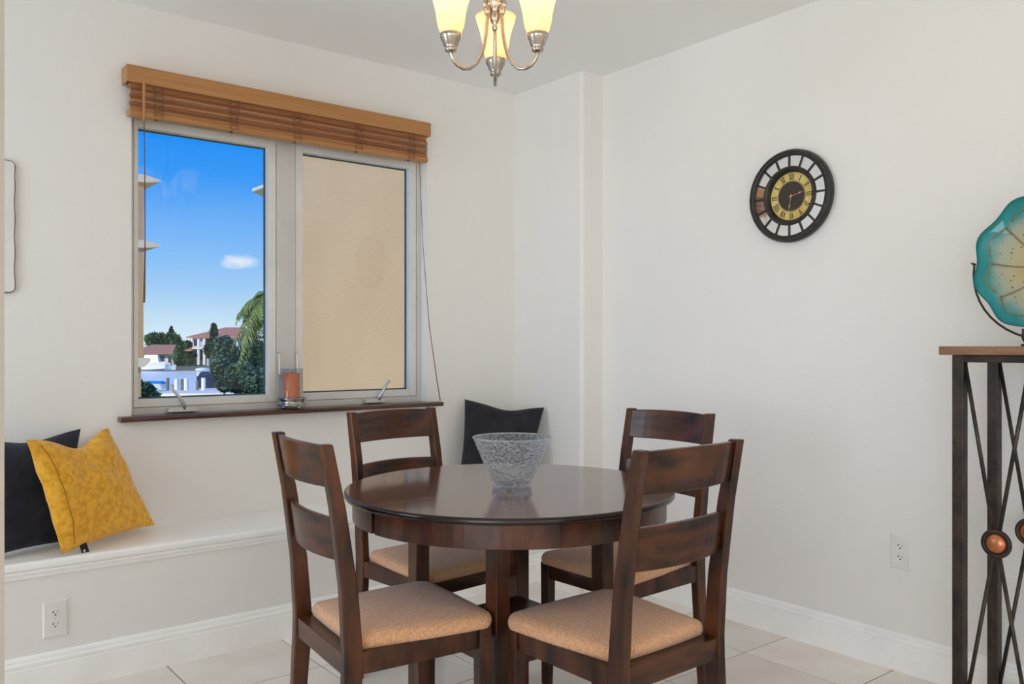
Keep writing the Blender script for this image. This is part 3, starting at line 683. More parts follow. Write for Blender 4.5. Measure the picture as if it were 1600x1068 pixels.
# local +y is the way the chair faces
chairs = [(1.213, 2.062, -95.5, 'dark wood chair in front on the left, standing beside the bench'),
          (1.634, 1.607, 1.0, 'dark wood chair in front on the right, nearest to the clock wall outlet'),
          (1.675, 2.532, 185.5, 'dark wood chair behind the table under the window, half hidden by the table top'),
          (2.172, 2.092, 92.5, 'dark wood chair between table and clock wall, partly hidden by the nearest chair')]
for i, (x, y, a, lab) in enumerate(chairs):
    o = proto if i == 0 else copy_tree(proto)
    o.location = (x, y, 0); o.rotation_euler = (0, 0, math.radians(a))
    tag(o, lab, 'chair', 'dining chairs around the round table')

# ------------------------------------------------------------------ glass bowl
BX, BY = 1.604, 2.008
t = thing('glass_bowl', (BX, BY, TZ), 'flared clear hammered glass bowl on a thick foot in the middle of the table', 'bowl')
T = Matrix.Translation((BX, BY, TZ))
Mesh().lathe([(0.0, 0.022), (0.052, 0.022), (0.060, 0.028), (0.066, 0.040), (0.085, 0.080), (0.104, 0.125), (0.118, 0.158), (0.1205, 0.1615), (0.1195, 0.163), (0.1155, 0.160), (0.101, 0.126), (0.082, 0.081), (0.062, 0.042), (0.052, 0.033), (0.0, 0.031)], 72, T, cap=False).build('bowl_body', 'bowl', t, smooth=True)
Mesh().tube([(BX + 0.1185 * math.cos(a * math.pi / 36), BY + 0.1185 * math.sin(a * math.pi / 36), TZ + 0.1625) for a in range(72)], 0.0021, 8, closed=True).build('rim', 'bowlrim', t, smooth=True)
Mesh().lathe([(0.0, 0.001), (0.056, 0.001), (0.061, 0.004), (0.062, 0.010), (0.060, 0.018), (0.054, 0.0215), (0.0, 0.0215)], 64, T, cap=False).build('foot', 'bowlfoot', t, smooth=True)

# ------------------------------------------------------------------ cushions
def cushion(name, BL, BR, TR, TL, th, mat, label, seed, dent=0.0, pinch=0.055, wr=0.006, group=None, cat='cushion'):
    BL, BR, TR, TL = map(Vector, (BL, BR, TR, TL))
    c = (BL + BR + TR + TL) / 4
    n = ((BR - BL).cross(TL - BL)).normalized()
    root = thing(name, (c.x, c.y, 0.463), label, cat, group=group)
    K = 36
    def prof(u, v):
        a, b2 = 1 - abs(2 * u - 1) ** 2.4, 1 - abs(2 * v - 1) ** 2.4
        return (max(a, 0) * max(b2, 0)) ** 0.55
    def surf(u, v, side):
        # sides drawn in between the corners
        uu = u + pinch * math.sin(math.pi * v) * (1 - 2 * u)
        vv = v + pinch * math.sin(math.pi * u) * (1 - 2 * v)
        p = BL * (1 - uu) * (1 - vv) + BR * uu * (1 - vv) + TR * uu * vv + TL * (1 - uu) * vv
        if dent:
            p += (BL - TL) * dent * math.exp(-((u - 0.55) / 0.24) ** 2) * max(0, v - 0.25) ** 1.3 * (1 if v > 0.25 else 0)
        q = Vector((u * 3 + seed, v * 3, side * 2.0))
        w = noise.fractal(q * 1.6, 1.0, 2.0, 3)
        h = th * prof(u, v) * (1 + 0.15 * w) + wr * w * min(1, 6 * prof(u, v))
        return p + n * side * h
    for side, nm in ((1, 'cushion_front'), (-1, 'cushion_back')):
        vs = []; fs = []
        for i in range(K + 1):
            for j in range(K + 1): vs.append(surf(i / K, j / K, side))
        for i in range(K):
            for j in range(K):
                f = (i * (K + 1) + j, (i + 1) * (K + 1) + j, (i + 1) * (K + 1) + j + 1, i * (K + 1) + j + 1)
                fs.append(f if side > 0 else f[::-1])
        Mesh().add(vs, fs).build(nm, mat, root, smooth=True)
    return root, surf
yc, ysurf = cushion('mustard_cushion', (0.615, 3.300, 0.472), (1.000, 3.555, 0.482), (0.835, 3.600, 0.880), (0.505, 3.300, 0.880), 0.058, 'yellow',
                    'mustard yellow patterned cushion with a small black tag on the bench', 3.0, dent=0.17, pinch=0.028)
n0 = Vector((0, 0, 0))
Mesh().tube([ysurf(0.10, v / 20, 1) + Vector((0.001, -0.0015, 0)) for v in range(1, 20)], 0.0018, 5).build('seam', 'seam', yc)
pt = ysurf(0.16, 0.0, 1)
tg = Mesh(); vs = []; fs = []
for i in range(5):
    f = i / 4
    for wq in (0, 1):
        vs.append((pt.x + 0.002 + 0.008 * f + wq * 0.024, pt.y - 0.012 - 0.016 * f + wq * 0.010, pt.z + 0.008 - 0.036 * f + wq * 0.008))
for i in range(4): fs.append((i * 2, i * 2 + 1, i * 2 + 3, i * 2 + 2))
tgo = tg.add(vs, fs).build('tag', 'tag', yc); sm = tgo.modifiers.new('solid', 'SOLIDIFY'); sm.thickness = 0.001
Mesh().add([Vector(vs[4]) + Vector((0.006, -0.002, 0.002)), Vector(vs[5]) + Vector((-0.008, -0.002, -0.002)), Vector(vs[7]) + Vector((-0.008, -0.002, 0.0)), Vector(vs[6]) + Vector((0.006, -0.002, 0.003))], [(0, 1, 2, 3)]).build('tag_print', 'tagw', yc)
cushion('navy_cushion', (0.30, 3.335, 0.462), (0.700, 3.545, 0.465), (0.740, 3.618, 0.880), (0.330, 3.420, 0.880), 0.055, 'navy',
        'dark navy velvet cushion behind the mustard one at the left end of the bench', 9.0, dent=0.06, pinch=0.035)
cushion('black_cushion', (2.405, 3.455, 0.464), (2.740, 3.290, 0.464), (2.905, 3.365, 0.880), (2.560, 3.600, 0.925), 0.060, 'blackcloth',
        'black square cushion leaning in the corner at the right end of the bench', 17.0, dent=0.06, pinch=0.035, wr=0.014)

# ------------------------------------------------------------------ wall clock (local frame: x right, y up, z out of the wall)
CLK = Matrix(((0, 0, -1, XR), (-1, 0, 0, 1.996), (0, 1, 0, 1.8175), (0, 0, 0, 1)))
t = thing('wall_clock', (XR, 1.996, 1.8175), 'round black wall clock with sixteen mirror panels and gold roman dial', 'clock')
RO = 0.190
Mesh().lathe([(RO - 0.026, 0.0), (RO - 0.006, 0.0), (RO - 0.002, 0.006), (RO, 0.012), (RO, 0.030), (RO - 0.004, 0.037), (RO - 0.010, 0.040), (RO - 0.022, 0.040), (RO - 0.026, 0.036), (RO - 0.026, 0.0)], 96, CLK, cap=False).build('outer_ring', 'black', t, smooth=True)
m = Mesh()
for k in range(110):
    a = 2 * math.pi * k / 110; m.sphere(((RO - 0.009) * math.cos(a), (RO - 0.009) * math.sin(a), 0.040), 0.0050, 6, 4, CLK)
o = m.build('bead_ring', 'bead', t, smooth=True); o['kind'] = 'stuff'
m = Mesh()
for k in range(80):
    a = 2 * math.pi * k / 80; m.sphere((0.1165 * math.cos(a), 0.1165 * math.sin(a), 0.034), 0.0036, 6, 4, CLK)
o = m.build('bead_ring', 'bead', t, smooth=True); o['kind'] = 'stuff'
Mesh().lathe([(0.098, 0.004), (0.120, 0.004), (0.1215, 0.030), (0.119, 0.035), (0.112, 0.036), (0.106, 0.032), (0.100, 0.020), (0.098, 0.016), (0.098, 0.004)], 80, CLK, cap=False).build('inner_ring', 'black', t, smooth=True)
for k in range(16):
    a = math.radians(90 + 22.5 * k); R2 = CLK @ Matrix.Rotation(a, 4, 'Z')
    Mesh().box((0.119, -0.0040, 0.004), (RO - 0.024, 0.0040, 0.0315), R2).build('spoke', 'black', t, bev=0.001)
    # mirror panel between spokes
    vs = []; fs = []; n = 5
    for i in range(n + 1):
        b2 = math.radians(1.4 + (22.5 - 2.8) * i / n)
        for rr in (0.120, RO - 0.025):
            for z in (0.022, 0.0275): vs.append((rr * math.cos(b2), rr * math.sin(b2), z))
    for i in range(n):
        o4 = i * 4
        fs += [(o4 + 1, o4 + 3, o4 + 7, o4 + 5), (o4, o4 + 4, o4 + 6, o4 + 2), (o4, o4 + 1, o4 + 5, o4 + 4), (o4 + 2, o4 + 6, o4 + 7, o4 + 3)]
    Mesh().add(vs, fs, R2).build('mirror_panel', 'mirror', t)
dl = Mesh().lathe([(0.0, 0.004), (0.099, 0.004), (0.099, 0.012), (0.0, 0.012)], 72, CLK, cap=False).build('dial', 'dial', t)
Mesh().lathe([(0.0595, 0.012), (0.0605, 0.0134), (0.0595, 0.0136), (0.0, 0.0136)], 64, CLK, cap=False).build('dial_centre', 'dialc', dl)
Mesh().lathe([(0.0625, 0.012), (0.0625, 0.0132), (0.0640, 0.0132), (0.0640, 0.012)], 64, CLK, cap=False).build('minute_ring', 'dialc', dl)
def numeral(txt, k):
    a = math.radians(90 - 30 * k)
    M = CLK @ Matrix.Rotation(a - math.pi / 2, 4, 'Z') @ Matrix.Translation((0, 0.0805, 0.012))
    adv = {'I': 0.0062, 'V': 0.0115, 'X': 0.0115}
    tot = sum(adv[c] for c in txt); x = -tot / 2; m = Mesh(); H = 0.0115; zt = 0.0012
    def bar(p, q, w):
        d = Vector((q[0] - p[0], q[1] - p[1])); nn = Vector((-d.y, d.x)).normalized() * w / 2
        m.prism([(p[0] - nn.x, p[1] - nn.y), (q[0] - nn.x, q[1] - nn.y), (q[0] + nn.x, q[1] + nn.y), (p[0] + nn.x, p[1] + nn.y)], 0, zt, 'z', M)
    def serif(cx, y): m.box((cx - 0.0028, y - 0.0006, 0), (cx + 0.0028, y + 0.0006, zt), M)
    for c in txt:
        cx = x + adv[c] / 2
        if c == 'I':
            bar((cx, -H), (cx, H), 0.0030); serif(cx, H); serif(cx, -H)
        elif c == 'V':
            bar((cx - 0.0044, H), (cx, -H), 0.0030); bar((cx + 0.0044, H), (cx, -H), 0.0014); serif(cx - 0.0044, H); serif(cx + 0.0044, H)
        else:
            bar((cx - 0.0044, H), (cx + 0.0044, -H), 0.0030); bar((cx + 0.0044, H), (cx - 0.0044, -H), 0.0014)
            for s1 in (-1, 1):
                serif(cx + s1 * 0.0044, H); serif(cx + s1 * 0.0044, -H)
        x += adv[c]
    m.build('numeral', 'dialc', dl)
for k, tx in enumerate(['I', 'II', 'III', 'IV', 'V', 'VI', 'VII', 'VIII', 'IX', 'X', 'XI', 'XII']): numeral(tx, k + 1)
def hand(ang, ln, name):
    M = CLK @ Matrix.Rotation(math.radians(90 - ang), 4, 'Z')
    m = Mesh().prism([(-0.010, -0.0011), (ln, -0.0006), (ln, 0.0006), (-0.010, 0.0011)], 0.016, 0.0172, 'z', M)
    m.prism([(ln * 0.60, 0), (ln * 0.70, -0.0042), (ln * 0.82, 0), (ln * 0.70, 0.0042)], 0.016, 0.0174, 'z', M)
    m.build(name, 'hand', t)
hand(77, 0.058, 'hour_hand'); hand(190, 0.058, 'minute_hand')
Mesh().lathe([(0.0, 0.013), (0.004, 0.013), (0.004, 0.019), (0.0, 0.019)], 16, CLK, cap=False).build('hand_pin', 'hand', t)

# ------------------------------------------------------------------ wall outlets
def outlet(M, loc, label):
    t = thing('wall_outlet', loc, label, 'outlet')
    w, h = 0.0385, 0.0635
    Mesh().add([(-w, -h, 0), (w, -h, 0), (w, h, 0), (-w, h, 0), (-w, -h, 0.003), (w, -h, 0.003), (w, h, 0.003), (-w, h, 0.003), (-w + .004, -h + .004, 0.0065), (w - .004, -h + .004, 0.0065), (w - .004, h - .004, 0.0065), (-w + .004, h - .004, 0.0065)],
               [(3, 2, 1, 0), (0, 1, 5, 4), (1, 2, 6, 5), (2, 3, 7, 6), (3, 0, 4, 7), (4, 5, 9, 8), (5, 6, 10, 9), (6, 7, 11, 10), (7, 4, 8, 11), (8, 9, 10, 11)], M).build('cover_plate', 'plate', t)
    for s in (-1, 1):
        c = Matrix.Translation((0, s * 0.0205, 0))
        pts = []
        for k in range(24):
            a = 2 * math.pi * k / 24
            pts.append((0.0168 * math.cos(a), max(-0.0128, min(0.0128, 0.0168 * math.sin(a)))))
        so_ = Mesh().prism(pts, 0.006, 0.0078, 'z', M @ c).build('socket', 'plate', t)
        Mesh().box((-0.0078, 0.0000, 0.0078), (-0.0056, 0.0082, 0.0080), M @ c).box((-0.0105, 0.0030, 0.0078), (-0.0078, 0.0052, 0.0080), M @ c).box((0.0056, 0.0008, 0.0078), (0.0076, 0.0076, 0.0080), M @ c).build('slot', 'slot', so_)
        Mesh().lathe([(0.0, 0.0078), (0.0028, 0.0078), (0.0028, 0.0080), (0.0, 0.0080)], 12, M @ c @ Matrix.Translation((0, -0.0062, 0)), cap=False).build('slot', 'slot', so_)
    Mesh().lathe([(0.0, 0.006), (0.0025, 0.006), (0.0025, 0.0072), (0.0, 0.0072)], 12, M, cap=False).build('screw', 'satin', t)
outlet(Matrix(((1, 0, 0, 0.595), (0, 0, -1, 3.305), (0, 1, 0, 0.250), (0, 0, 0, 1))), (0.595, 3.305, 0.25), 'white duplex outlet on the bench front below the mustard cushion')
outlet(Matrix(((0, 0, -1, XR), (-1, 0, 0, 1.544), (0, 1, 0, 0.440), (0, 0, 0, 1))), (XR, 1.544, 0.44), 'white duplex outlet low on the wall under the clock')

# ------------------------------------------------------------------ pale plaque cut by the left picture edge
t = thing('wall_plaque', (0.36, YW, 1.407), 'pale glossy wall plaque with dark wavy edge at the far left', 'wall decor')
def plq(inset):
    pts = []; x0, x1, z0, z1 = 0.20 + inset, 0.522 - inset, 1.400 + inset, 1.895 - inset; rc = 0.022 - inset
    rnd = random.Random(5)
    for cx, cz, a0 in ((x1 - rc, z1 - rc, 90), (x1 - rc, z0 + rc, 0), (x0 + rc, z0 + rc, -90), (x0 + rc, z1 - rc, -180)):
        for k in range(6):
            a = math.radians(a0 - 90 * k / 5); pts.append((cx + rc * math.cos(a), cz + rc * math.sin(a)))
        if a0 == 90:
            for k in range(1, 12):
                f = k / 12; pts.append((x1 - 0.0035 * (0.5 + 0.5 * math.sin(f * 23 + 1)) , z1 - rc + (z0 - z1 + 2 * rc) * f))
    return pts
Mesh().prism(plq(0.0), YW - 0.010, YW - 0.0002, 'y').build('plaque_edge', 'plaqedge', t)
Mesh().prism(plq(0.0035), YW - 0.014, YW - 0.010, 'y').build('plaque_face', 'plaque', t)

# ------------------------------------------------------------------ chandelier
HX, HY = 1.5935, 2.0805
t = thing('chandelier', (HX, HY, ZC), 'brushed nickel three arm chandelier with glowing amber bell shades', 'chandelier')
T = Matrix.Translation((HX, HY, 0))
Mesh().lathe([(0.0, ZC - 0.03), (0.03, ZC - 0.03), (0.058, ZC - 0.012), (0.062, ZC - 0.001), (0.0, ZC - 0.001)], 32, T, cap=False).build('ceiling_canopy', 'nickel', t, smooth=True)
Mesh().tube([(HX, HY, ZC - 0.03), (HX, HY, 2.33)], 0.007, 10).build('stem', 'nickel', t, smooth=True)
Mesh().lathe([(0.0, 2.175), (0.006, 2.178), (0.010, 2.188), (0.006, 2.197), (0.013, 2.205), (0.017, 2.222), (0.012, 2.236), (0.018, 2.246), (0.026, 2.262), (0.022, 2.290), (0.012, 2.305), (0.009, 2.335), (0.0, 2.338)], 24, T, cap=False).build('hub', 'nickel', t, smooth=True)
for k in range(3):
    a = math.radians(51.38 + 120 * k); ca, sa = math.cos(a), math.sin(a)
    def pt3(r_, z): return (HX + r_ * ca, HY + r_ * sa, z)
    prof = [(0.020, 2.262), (0.024, 2.235), (0.027, 2.20), (0.030, 2.165), (0.036, 2.13), (0.047, 2.095), (0.064, 2.066), (0.086, 2.048), (0.108, 2.044), (0.128, 2.050), (0.143, 2.064), (0.150, 2.082), (0.151, 2.095)]
    arm = Mesh().tube([pt3(*q) for q in prof], 0.0058, 10).build('arm', 'nickel', t, smooth=True)
    m = Mesh()                                   # cast leaf where the arm leaves the hub
    m.sphere(pt3(0.026, 2.238), (0.011, 0.011, 0.020)); m.sphere(pt3(0.034, 2.256), (0.008, 0.008, 0.015)); m.sphere(pt3(0.020, 2.262), (0.010, 0.010, 0.016))
    m.build('leaf_scroll', 'nickel', t, smooth=True)
    TA = Matrix.Translation((HX + 0.151 * ca, HY + 0.151 * sa, 0))
    Mesh().lathe([(0.0, 2.085), (0.010, 2.085), (0.017, 2.089), (0.019, 2.096), (0.016, 2.101), (0.022, 2.106), (0.026, 2.118), (0.030, 2.124), (0.033, 2.132), (0.033, 2.140), (0.028, 2.142), (0.0, 2.138)], 28, TA, cap=False).build('shade_holder', 'nickel', t, smooth=True)
    outp = [(0.029, 2.137), (0.033, 2.146), (0.0385, 2.162), (0.042, 2.180), (0.0445, 2.200), (0.049, 2.222), (0.0555, 2.245), (0.062, 2.264), (0.0655, 2.276), (0.0665, 2.281)]
    prof2 = outp + [(r_ - 0.003, z) for r_, z in outp[::-1]]
    sh = Mesh().lathe(prof2, 48, TA, cap=False).build('lamp_shade', 'shade', t, smooth=True)
    Mesh().lathe([(0.0, 2.140), (0.011, 2.140), (0.012, 2.165), (0.017, 2.185), (0.020, 2.203), (0.016, 2.220), (0.0, 2.227)], 20, TA, cap=False).build('bulb', 'bulb', t, smooth=True)
    l = bpy.data.lights.new('bulb_light', 'POINT'); l.energy = 1.7; l.color = (1.0, 0.83, 0.60); l.shadow_soft_size = 0.024
    lo = bpy.data.objects.new('bulb_light', l); COL.objects.link(lo); lo.location = pt3(0.151, 2.205); lo.location.z = 2.245

# ------------------------------------------------------------------ console table and glass plate at the right edge
t = thing('console_table', (2.82, 0.958, 0), 'tall dark iron console with crossed rods, copper studs and plank top', 'table')
FX, BXX, Y0, Y1 = 2.694, 2.944, 0.748, 1.168
h = 0.0165
for x in (FX, BXX):
    for y in (Y0, Y1):
        Mesh().box((x - h, y - h, 0), (x + h, y + h, 1.174)).build('leg', 'iron', t, bev=0.002)
    Mesh().box((x - h, Y0 + h, 1.152), (x + h, Y1 - h, 1.174)).build('top_rail', 'iron', t, bev=0.002)
    Mesh().box((x - 0.010, Y0 + h, 0.075), (x + 0.010, Y1 - h, 0.095)).build('bottom_rail', 'iron', t, bev=0.002)
    for ym in (Y0 + 0.105, Y1 - 0.105):
        for s in (-1, 1):
            Mesh().tube([(x, ym + s * 0.092, 1.162), (x - 0.001, ym + s * 0.009, 0.655)], 0.0062, 8).build('rod', 'iron', t, smooth=True)
            Mesh().tube([(x - 0.001, ym + s * 0.009, 0.575), (x, ym + s * 0.092, 0.085)], 0.0062, 8).build('rod', 'iron', t, smooth=True)
        ring = [(x - 0.002, ym + 0.036 * math.cos(a * math.pi / 16), 0.614 + 0.036 * math.sin(a * math.pi / 16)) for a in range(32)]
        rg = Mesh().tube(ring, 0.0078, 8, closed=True).build('ring', 'iron', t, smooth=True)
        Mesh().sphere((x - 0.002, ym, 0.614), (0.016, 0.0295, 0.0295), 20, 12).build('copper_stud', 'copper', rg, smooth=True)
for y in (Y0, Y1):
    Mesh().box((FX + h, y - h, 1.152), (BXX - h, y + h, 1.174)).build('end_rail', 'iron', t, bev=0.002)
for k in range(3):
    x0 = 2.655 + k * 0.1115
    Mesh().box((x0, 0.700, 1.1745), (x0 + 0.110, 1.215, 1.2005)).build('plank', 'rustic', t, bev=0.003)
TOPZ = 1.2005
PC = Vector((2.80, 0.950, 1.452))
tilt = math.radians(10)
PL = Matrix.Translation(PC) @ Matrix.Rotation(tilt, 4, 'Y') @ Matrix(((0, 0, -1, 0), (-1, 0, 0, 0), (0, 1, 0, 0), (0, 0, 0, 1)))
t = thing('glass_plate', (PC.x, PC.y, TOPZ + 0.03), 'scalloped teal and amber art glass plate on a black stand', 'plate')
def plate_r(a): return 0.211 + 0.006 * math.cos(9 * a + 0.2) + 0.003 * math.sin(3 * a + 1)
def plate_z(f): return 0.050 * f ** 2.2 - 0.02
nA, nR = 96, 14
vs = []; fs = []
for side in (0, 1):
    for i in range(nR + 1):
        f = i / nR
        for k in range(nA):
            a = 2 * math.pi * k / nA; rr = plate_r(a) * f
            z = plate_z(f) + 0.004 * f * f * math.cos(9 * a + 0.2) - 0.007 * side * (1 if i < nR else 0.4)
            vs.append((rr * math.cos(a), rr * math.sin(a), z))
S = (nR + 1) * nA
for side in (0, 1):
    for i in range(nR):
        for k in range(nA):
            k2 = (k + 1) % nA; o = side * S
            f = (o + i * nA + k, o + (i + 1) * nA + k, o + (i + 1) * nA + k2, o + i * nA + k2)
            fs.append(f if side == 0 else f[::-1])
for k in range(nA):
    k2 = (k + 1) % nA; a = nR * nA
    fs.append((a + k, S + a + k, S + a + k2, a + k2))
po = Mesh().add(vs, fs).build('glass_disc', 'art', t, smooth=True, world=False)
po.parent = t; po.matrix_parent_inverse = world_of(t).inverted(); po.matrix_basis = PL
for k in range(9):      # petal ribs curling in from the rim
    a0 = 2 * math.pi * (k + 0.5) / 9 - 0.022
    pts = []
    for q in range(14):
        f = 0.82 - 0.70 * q / 13; a = a0 + 0.30 * (0.82 - f)
        pts.append(PL @ Vector((plate_r(a) * f * math.cos(a), plate_r(a) * f * math.sin(a), plate_z(f) + 0.0015)))
    hook = []
    for q in range(7):
        a = a0 + 0.58 - 0.58 * q / 6; f = 0.86 - 0.04 * abs(q - 3) / 3
        hook.append(PL @ Vector((plate_r(a) * f * math.cos(a), plate_r(a) * f * math.sin(a), plate_z(f) + 0.0015)))
    Mesh().tube(hook + pts, [0.0028] * len(hook) + [0.003 - 0.0014 * q / 13 for q in range(14)], 6).build('petal_rib', 'artrib', t, smooth=True)
# wire stand
t = thing('plate_stand', (PC.x, PC.y, TOPZ), 'thin black wire easel holding the glass plate on the console', 'stand')
m = Mesh()
arc = []
for q in range(25):
    a = math.radians(176 + 188 * q / 24)
    arc.append(PL @ Vector((0.226 * math.cos(a), 0.226 * math.sin(a) - 0.008, -0.012)))
Mesh().tube(arc, 0.0034, 8).build('cradle', 'iron', t, smooth=True)
for s in (0, -1):
    p = arc[s]; Mesh().tube([p, p + Vector((-0.020, 0, 0.004)), p + Vector((-0.042, (-0.02 if s == 0 else 0.02), -0.002))], 0.003, 8).build('hook', 'iron', t, smooth=True)
for y in (0.05, -0.05):
    bs = PL @ Vector((y, -0.228, -0.012))
    Mesh().tube([bs + Vector((0.0, 0.012, 0.002)), bs + Vector((-0.030, 0.006, -0.010)), bs + Vector((-0.058, 0, 0.0)), bs + Vector((-0.064, -0.004, 0.026))], 0.003, 8).build('hook', 'iron', t, smooth=True)
    Mesh().tube([bs, Vector((bs.x, bs.y, TOPZ + 0.004))], 0.0034, 8).build('upright', 'iron', t, smooth=True)
    Mesh().tube([Vector((2.71, bs.y, TOPZ + 0.0036)), Vector((2.93, bs.y, TOPZ + 0.0036))], 0.0034, 8).build('base_wire', 'iron', t, smooth=True)
bsl = PL @ Vector((0.05, -0.228, -0.012)); bsr = PL @ Vector((-0.05, -0.228, -0.012))
Mesh().tube([Vector((2.71, bsl.y + 0.04, TOPZ + 0.0036)), Vector((2.71, bsr.y - 0.04, TOPZ + 0.0036))], 0.0034, 8).build('base_wire', 'iron', t, smooth=True)

# ================================================================== outside
def out(lat, dep, z):
    p = FWD * dep + RGT * lat
    return Vector((p.x, p.y, z))
OUT = Matrix(((RGT.x, FWD.x, 0, 0), (RGT.y, FWD.y, 0, 0), (0, 0, 1, 0), (0, 0, 0, 1)))   # (along the far shore, away, up)

# neighbouring wing of the same building
wg = thing('stucco_wing', (3.3, 5.6, -2.8), 'tan stucco wing wall filling the right hand window pane', 'building')
Mesh().box((3.06, 4.2, -2.8), (3.9, 7.25, 4.6)).build('wing_wall', 'stucco', wg)
lp = [(2.905, 2.585), (2.90, 2.60), (2.905, 2.612), (3.06, 2.630), (3.06, 2.535), (3.02, 2.545), (2.965, 2.565)]
Mesh().prism(lp, 6.98, 7.36, 'y').build('ledge', 'ledge', wg)
pr = thing('stucco_pier', (1.70, 7.2, -2.8), 'tan stucco pier with cream ledges at the left edge of the view', 'pier')
Mesh().box((1.40, 6.95, 1.11), (1.868, 7.45, 2.50)).build('shaft', 'stucco', pr)
Mesh().box((1.30, 6.95, -2.8), (1.85, 7.5, 1.04)).build('pedestal', 'stucco', pr)
for zt in (2.50, 1.99):
    q = [(1.40, zt + 0.040), (1.868, zt + 0.040), (1.985, zt + 0.012), (1.995, zt + 0.003), (1.985, zt - 0.004), (1.93, zt - 0.014), (1.868, zt - 0.022), (1.40, zt - 0.022)]
    Mesh().prism(q, 6.93, 7.47, 'y').build('ledge', 'ledge', pr)
Mesh().prism([(1.25, 1.04), (1.25, 1.11), (1.905, 1.11), (1.915, 1.095), (1.905, 1.075), (1.865, 1.04)], 6.92, 7.52, 'y').build('ledge', 'ledge', pr)

# canal, shores
WZ = -3.9
struct(Mesh().box((-600, 30, WZ - 1), (700, 178, WZ), OUT).build('canal', 'water'), 'pale bright canal water beyond the window')
struct(Mesh().box((-400, 4.0, -4.6), (400, 30, -3.0), OUT).build('near_bank', 'lawn'), 'ground below the house')
struct(Mesh().box((-600, 178, -5), (700, 900, -2.95), OUT).build('far_bank', 'lawn'), 'green lawn along the far bank')
struct(Mesh().box((-600, 177.2, -5), (700, 178, -3.0), OUT).build('seawall', 'seawall'), 'dark seawall of the far bank')

def px(p, dep): return (p - 800) / 1319.5 * dep     # metres along the shore at a given distance
def zz_(y, dep): return CAM_H + (541 - y) / 1319.5 * dep
def house(name, dep, p0, p1, y_ev, y_gr, y_rg, r0, r1, wallm, wins, label, depth=12, over=1.0, extra=None):
    x0, x1 = px(p0, dep), px(p1, dep); ze, zg, zr = zz_(y_ev, dep), zz_(y_gr, dep), zz_(y_rg, dep)
    t = thing(name, OUT @ Vector(((x0 + x1) / 2, dep + depth / 2, zg)), label, 'house')
    Mesh().box((x0, dep, zg - 1.5), (x1, dep + depth, ze + 0.05), OUT).build('walls', wallm, t)
    a, b2 = px(r0, dep), px(r1, dep)
    e0, e1, f0, f1 = x0 - over, x1 + over, dep - over, dep + depth + over; zt = ze - 0.1
    vs = [(e0, f0, zt), (e1, f0, zt), (e1, f1, zt), (e0, f1, zt), (e0, f0, zt + 0.25), (e1, f0, zt + 0.25), (e1, f1, zt + 0.25), (e0, f1, zt + 0.25), (a, dep + depth / 2, zr), (b2, dep + depth / 2, zr)]
    Mesh().add(vs, [(3, 2, 1, 0), (0, 1, 5, 4), (1, 2, 6, 5), (2, 3, 7, 6), (3, 0, 4, 7), (4, 5, 9, 8), (5, 6, 9), (6, 7, 8, 9), (7, 4, 8)], OUT).build('roof', 'terracotta', t)
    for (a0, a1, b0, b1) in wins:
        w0, w1, z0, z1 = px(a0, dep), px(a1, dep), zz_(b1, dep), zz_(b0, dep)
        f = Mesh().box((w0 - 0.12, dep - 0.08, z0 - 0.12), (w1 + 0.12, dep + 0.02, z1 + 0.12), OUT).build('window', 'exwhite', t)
        Mesh().box((w0, dep - 0.12, z0), (w1, dep - 0.07, z1), OUT).build('pane', 'pane', f)
    return t
hs = house('canal_house', 182, 301, 372, 527, 569, 510, 335, 366, 'exgrey', [(303, 309, 530, 540), (322, 329, 529, 540), (341, 348, 529, 540), (303, 308, 546, 558), (312, 317, 546, 563), (322, 328, 546, 560)],
           'two storey pale house with red tiled roof across the canal', depth=14)
for p in (310.5, 319.5):      # porch columns and balcony
    x = px(p, 180.5); Mesh().box((x - 0.25, 180.2, zz_(570, 180)), (x + 0.25, 180.7, zz_(529, 180)), OUT).build('porch_column', 'exwhite', hs)
Mesh().box((px(300, 180), 180.0, zz_(545, 180)), (px(331, 180), 181.9, zz_(542, 180)), OUT).build('balcony', 'exwhite', hs)
x0 = px(297, 181); Mesh().add([(x0 - 0.2, 178.6, zz_(546.5, 180)), (px(306, 181), 178.6, zz_(546.5, 180)), (px(306, 181), 182, zz_(542, 180)), (x0 - 0.2, 182, zz_(542, 180)), (x0 - 0.2, 178.6, zz_(548, 180)), (px(306, 181), 178.6, zz_(548, 180)), (px(306, 181), 182, zz_(548, 180)), (x0 - 0.2, 182, zz_(548, 180))],
                        [(0, 1, 2, 3), (4, 7, 6, 5), (0, 4, 5, 1), (1, 5, 6, 2), (2, 6, 7, 3), (3, 7, 4, 0)], OUT).build('porch_roof', 'terracotta', hs)
house('canal_bungalow', 184, 205, 276, 552, 576, 538, 214, 252, 'exwhite', [(228, 233, 556, 566), (238, 243, 556, 566), (249, 257, 555, 568), (263, 268, 557, 566)],
      'low white bungalow with salmon tiled roof at the left across the canal', depth=16, over=1.3)

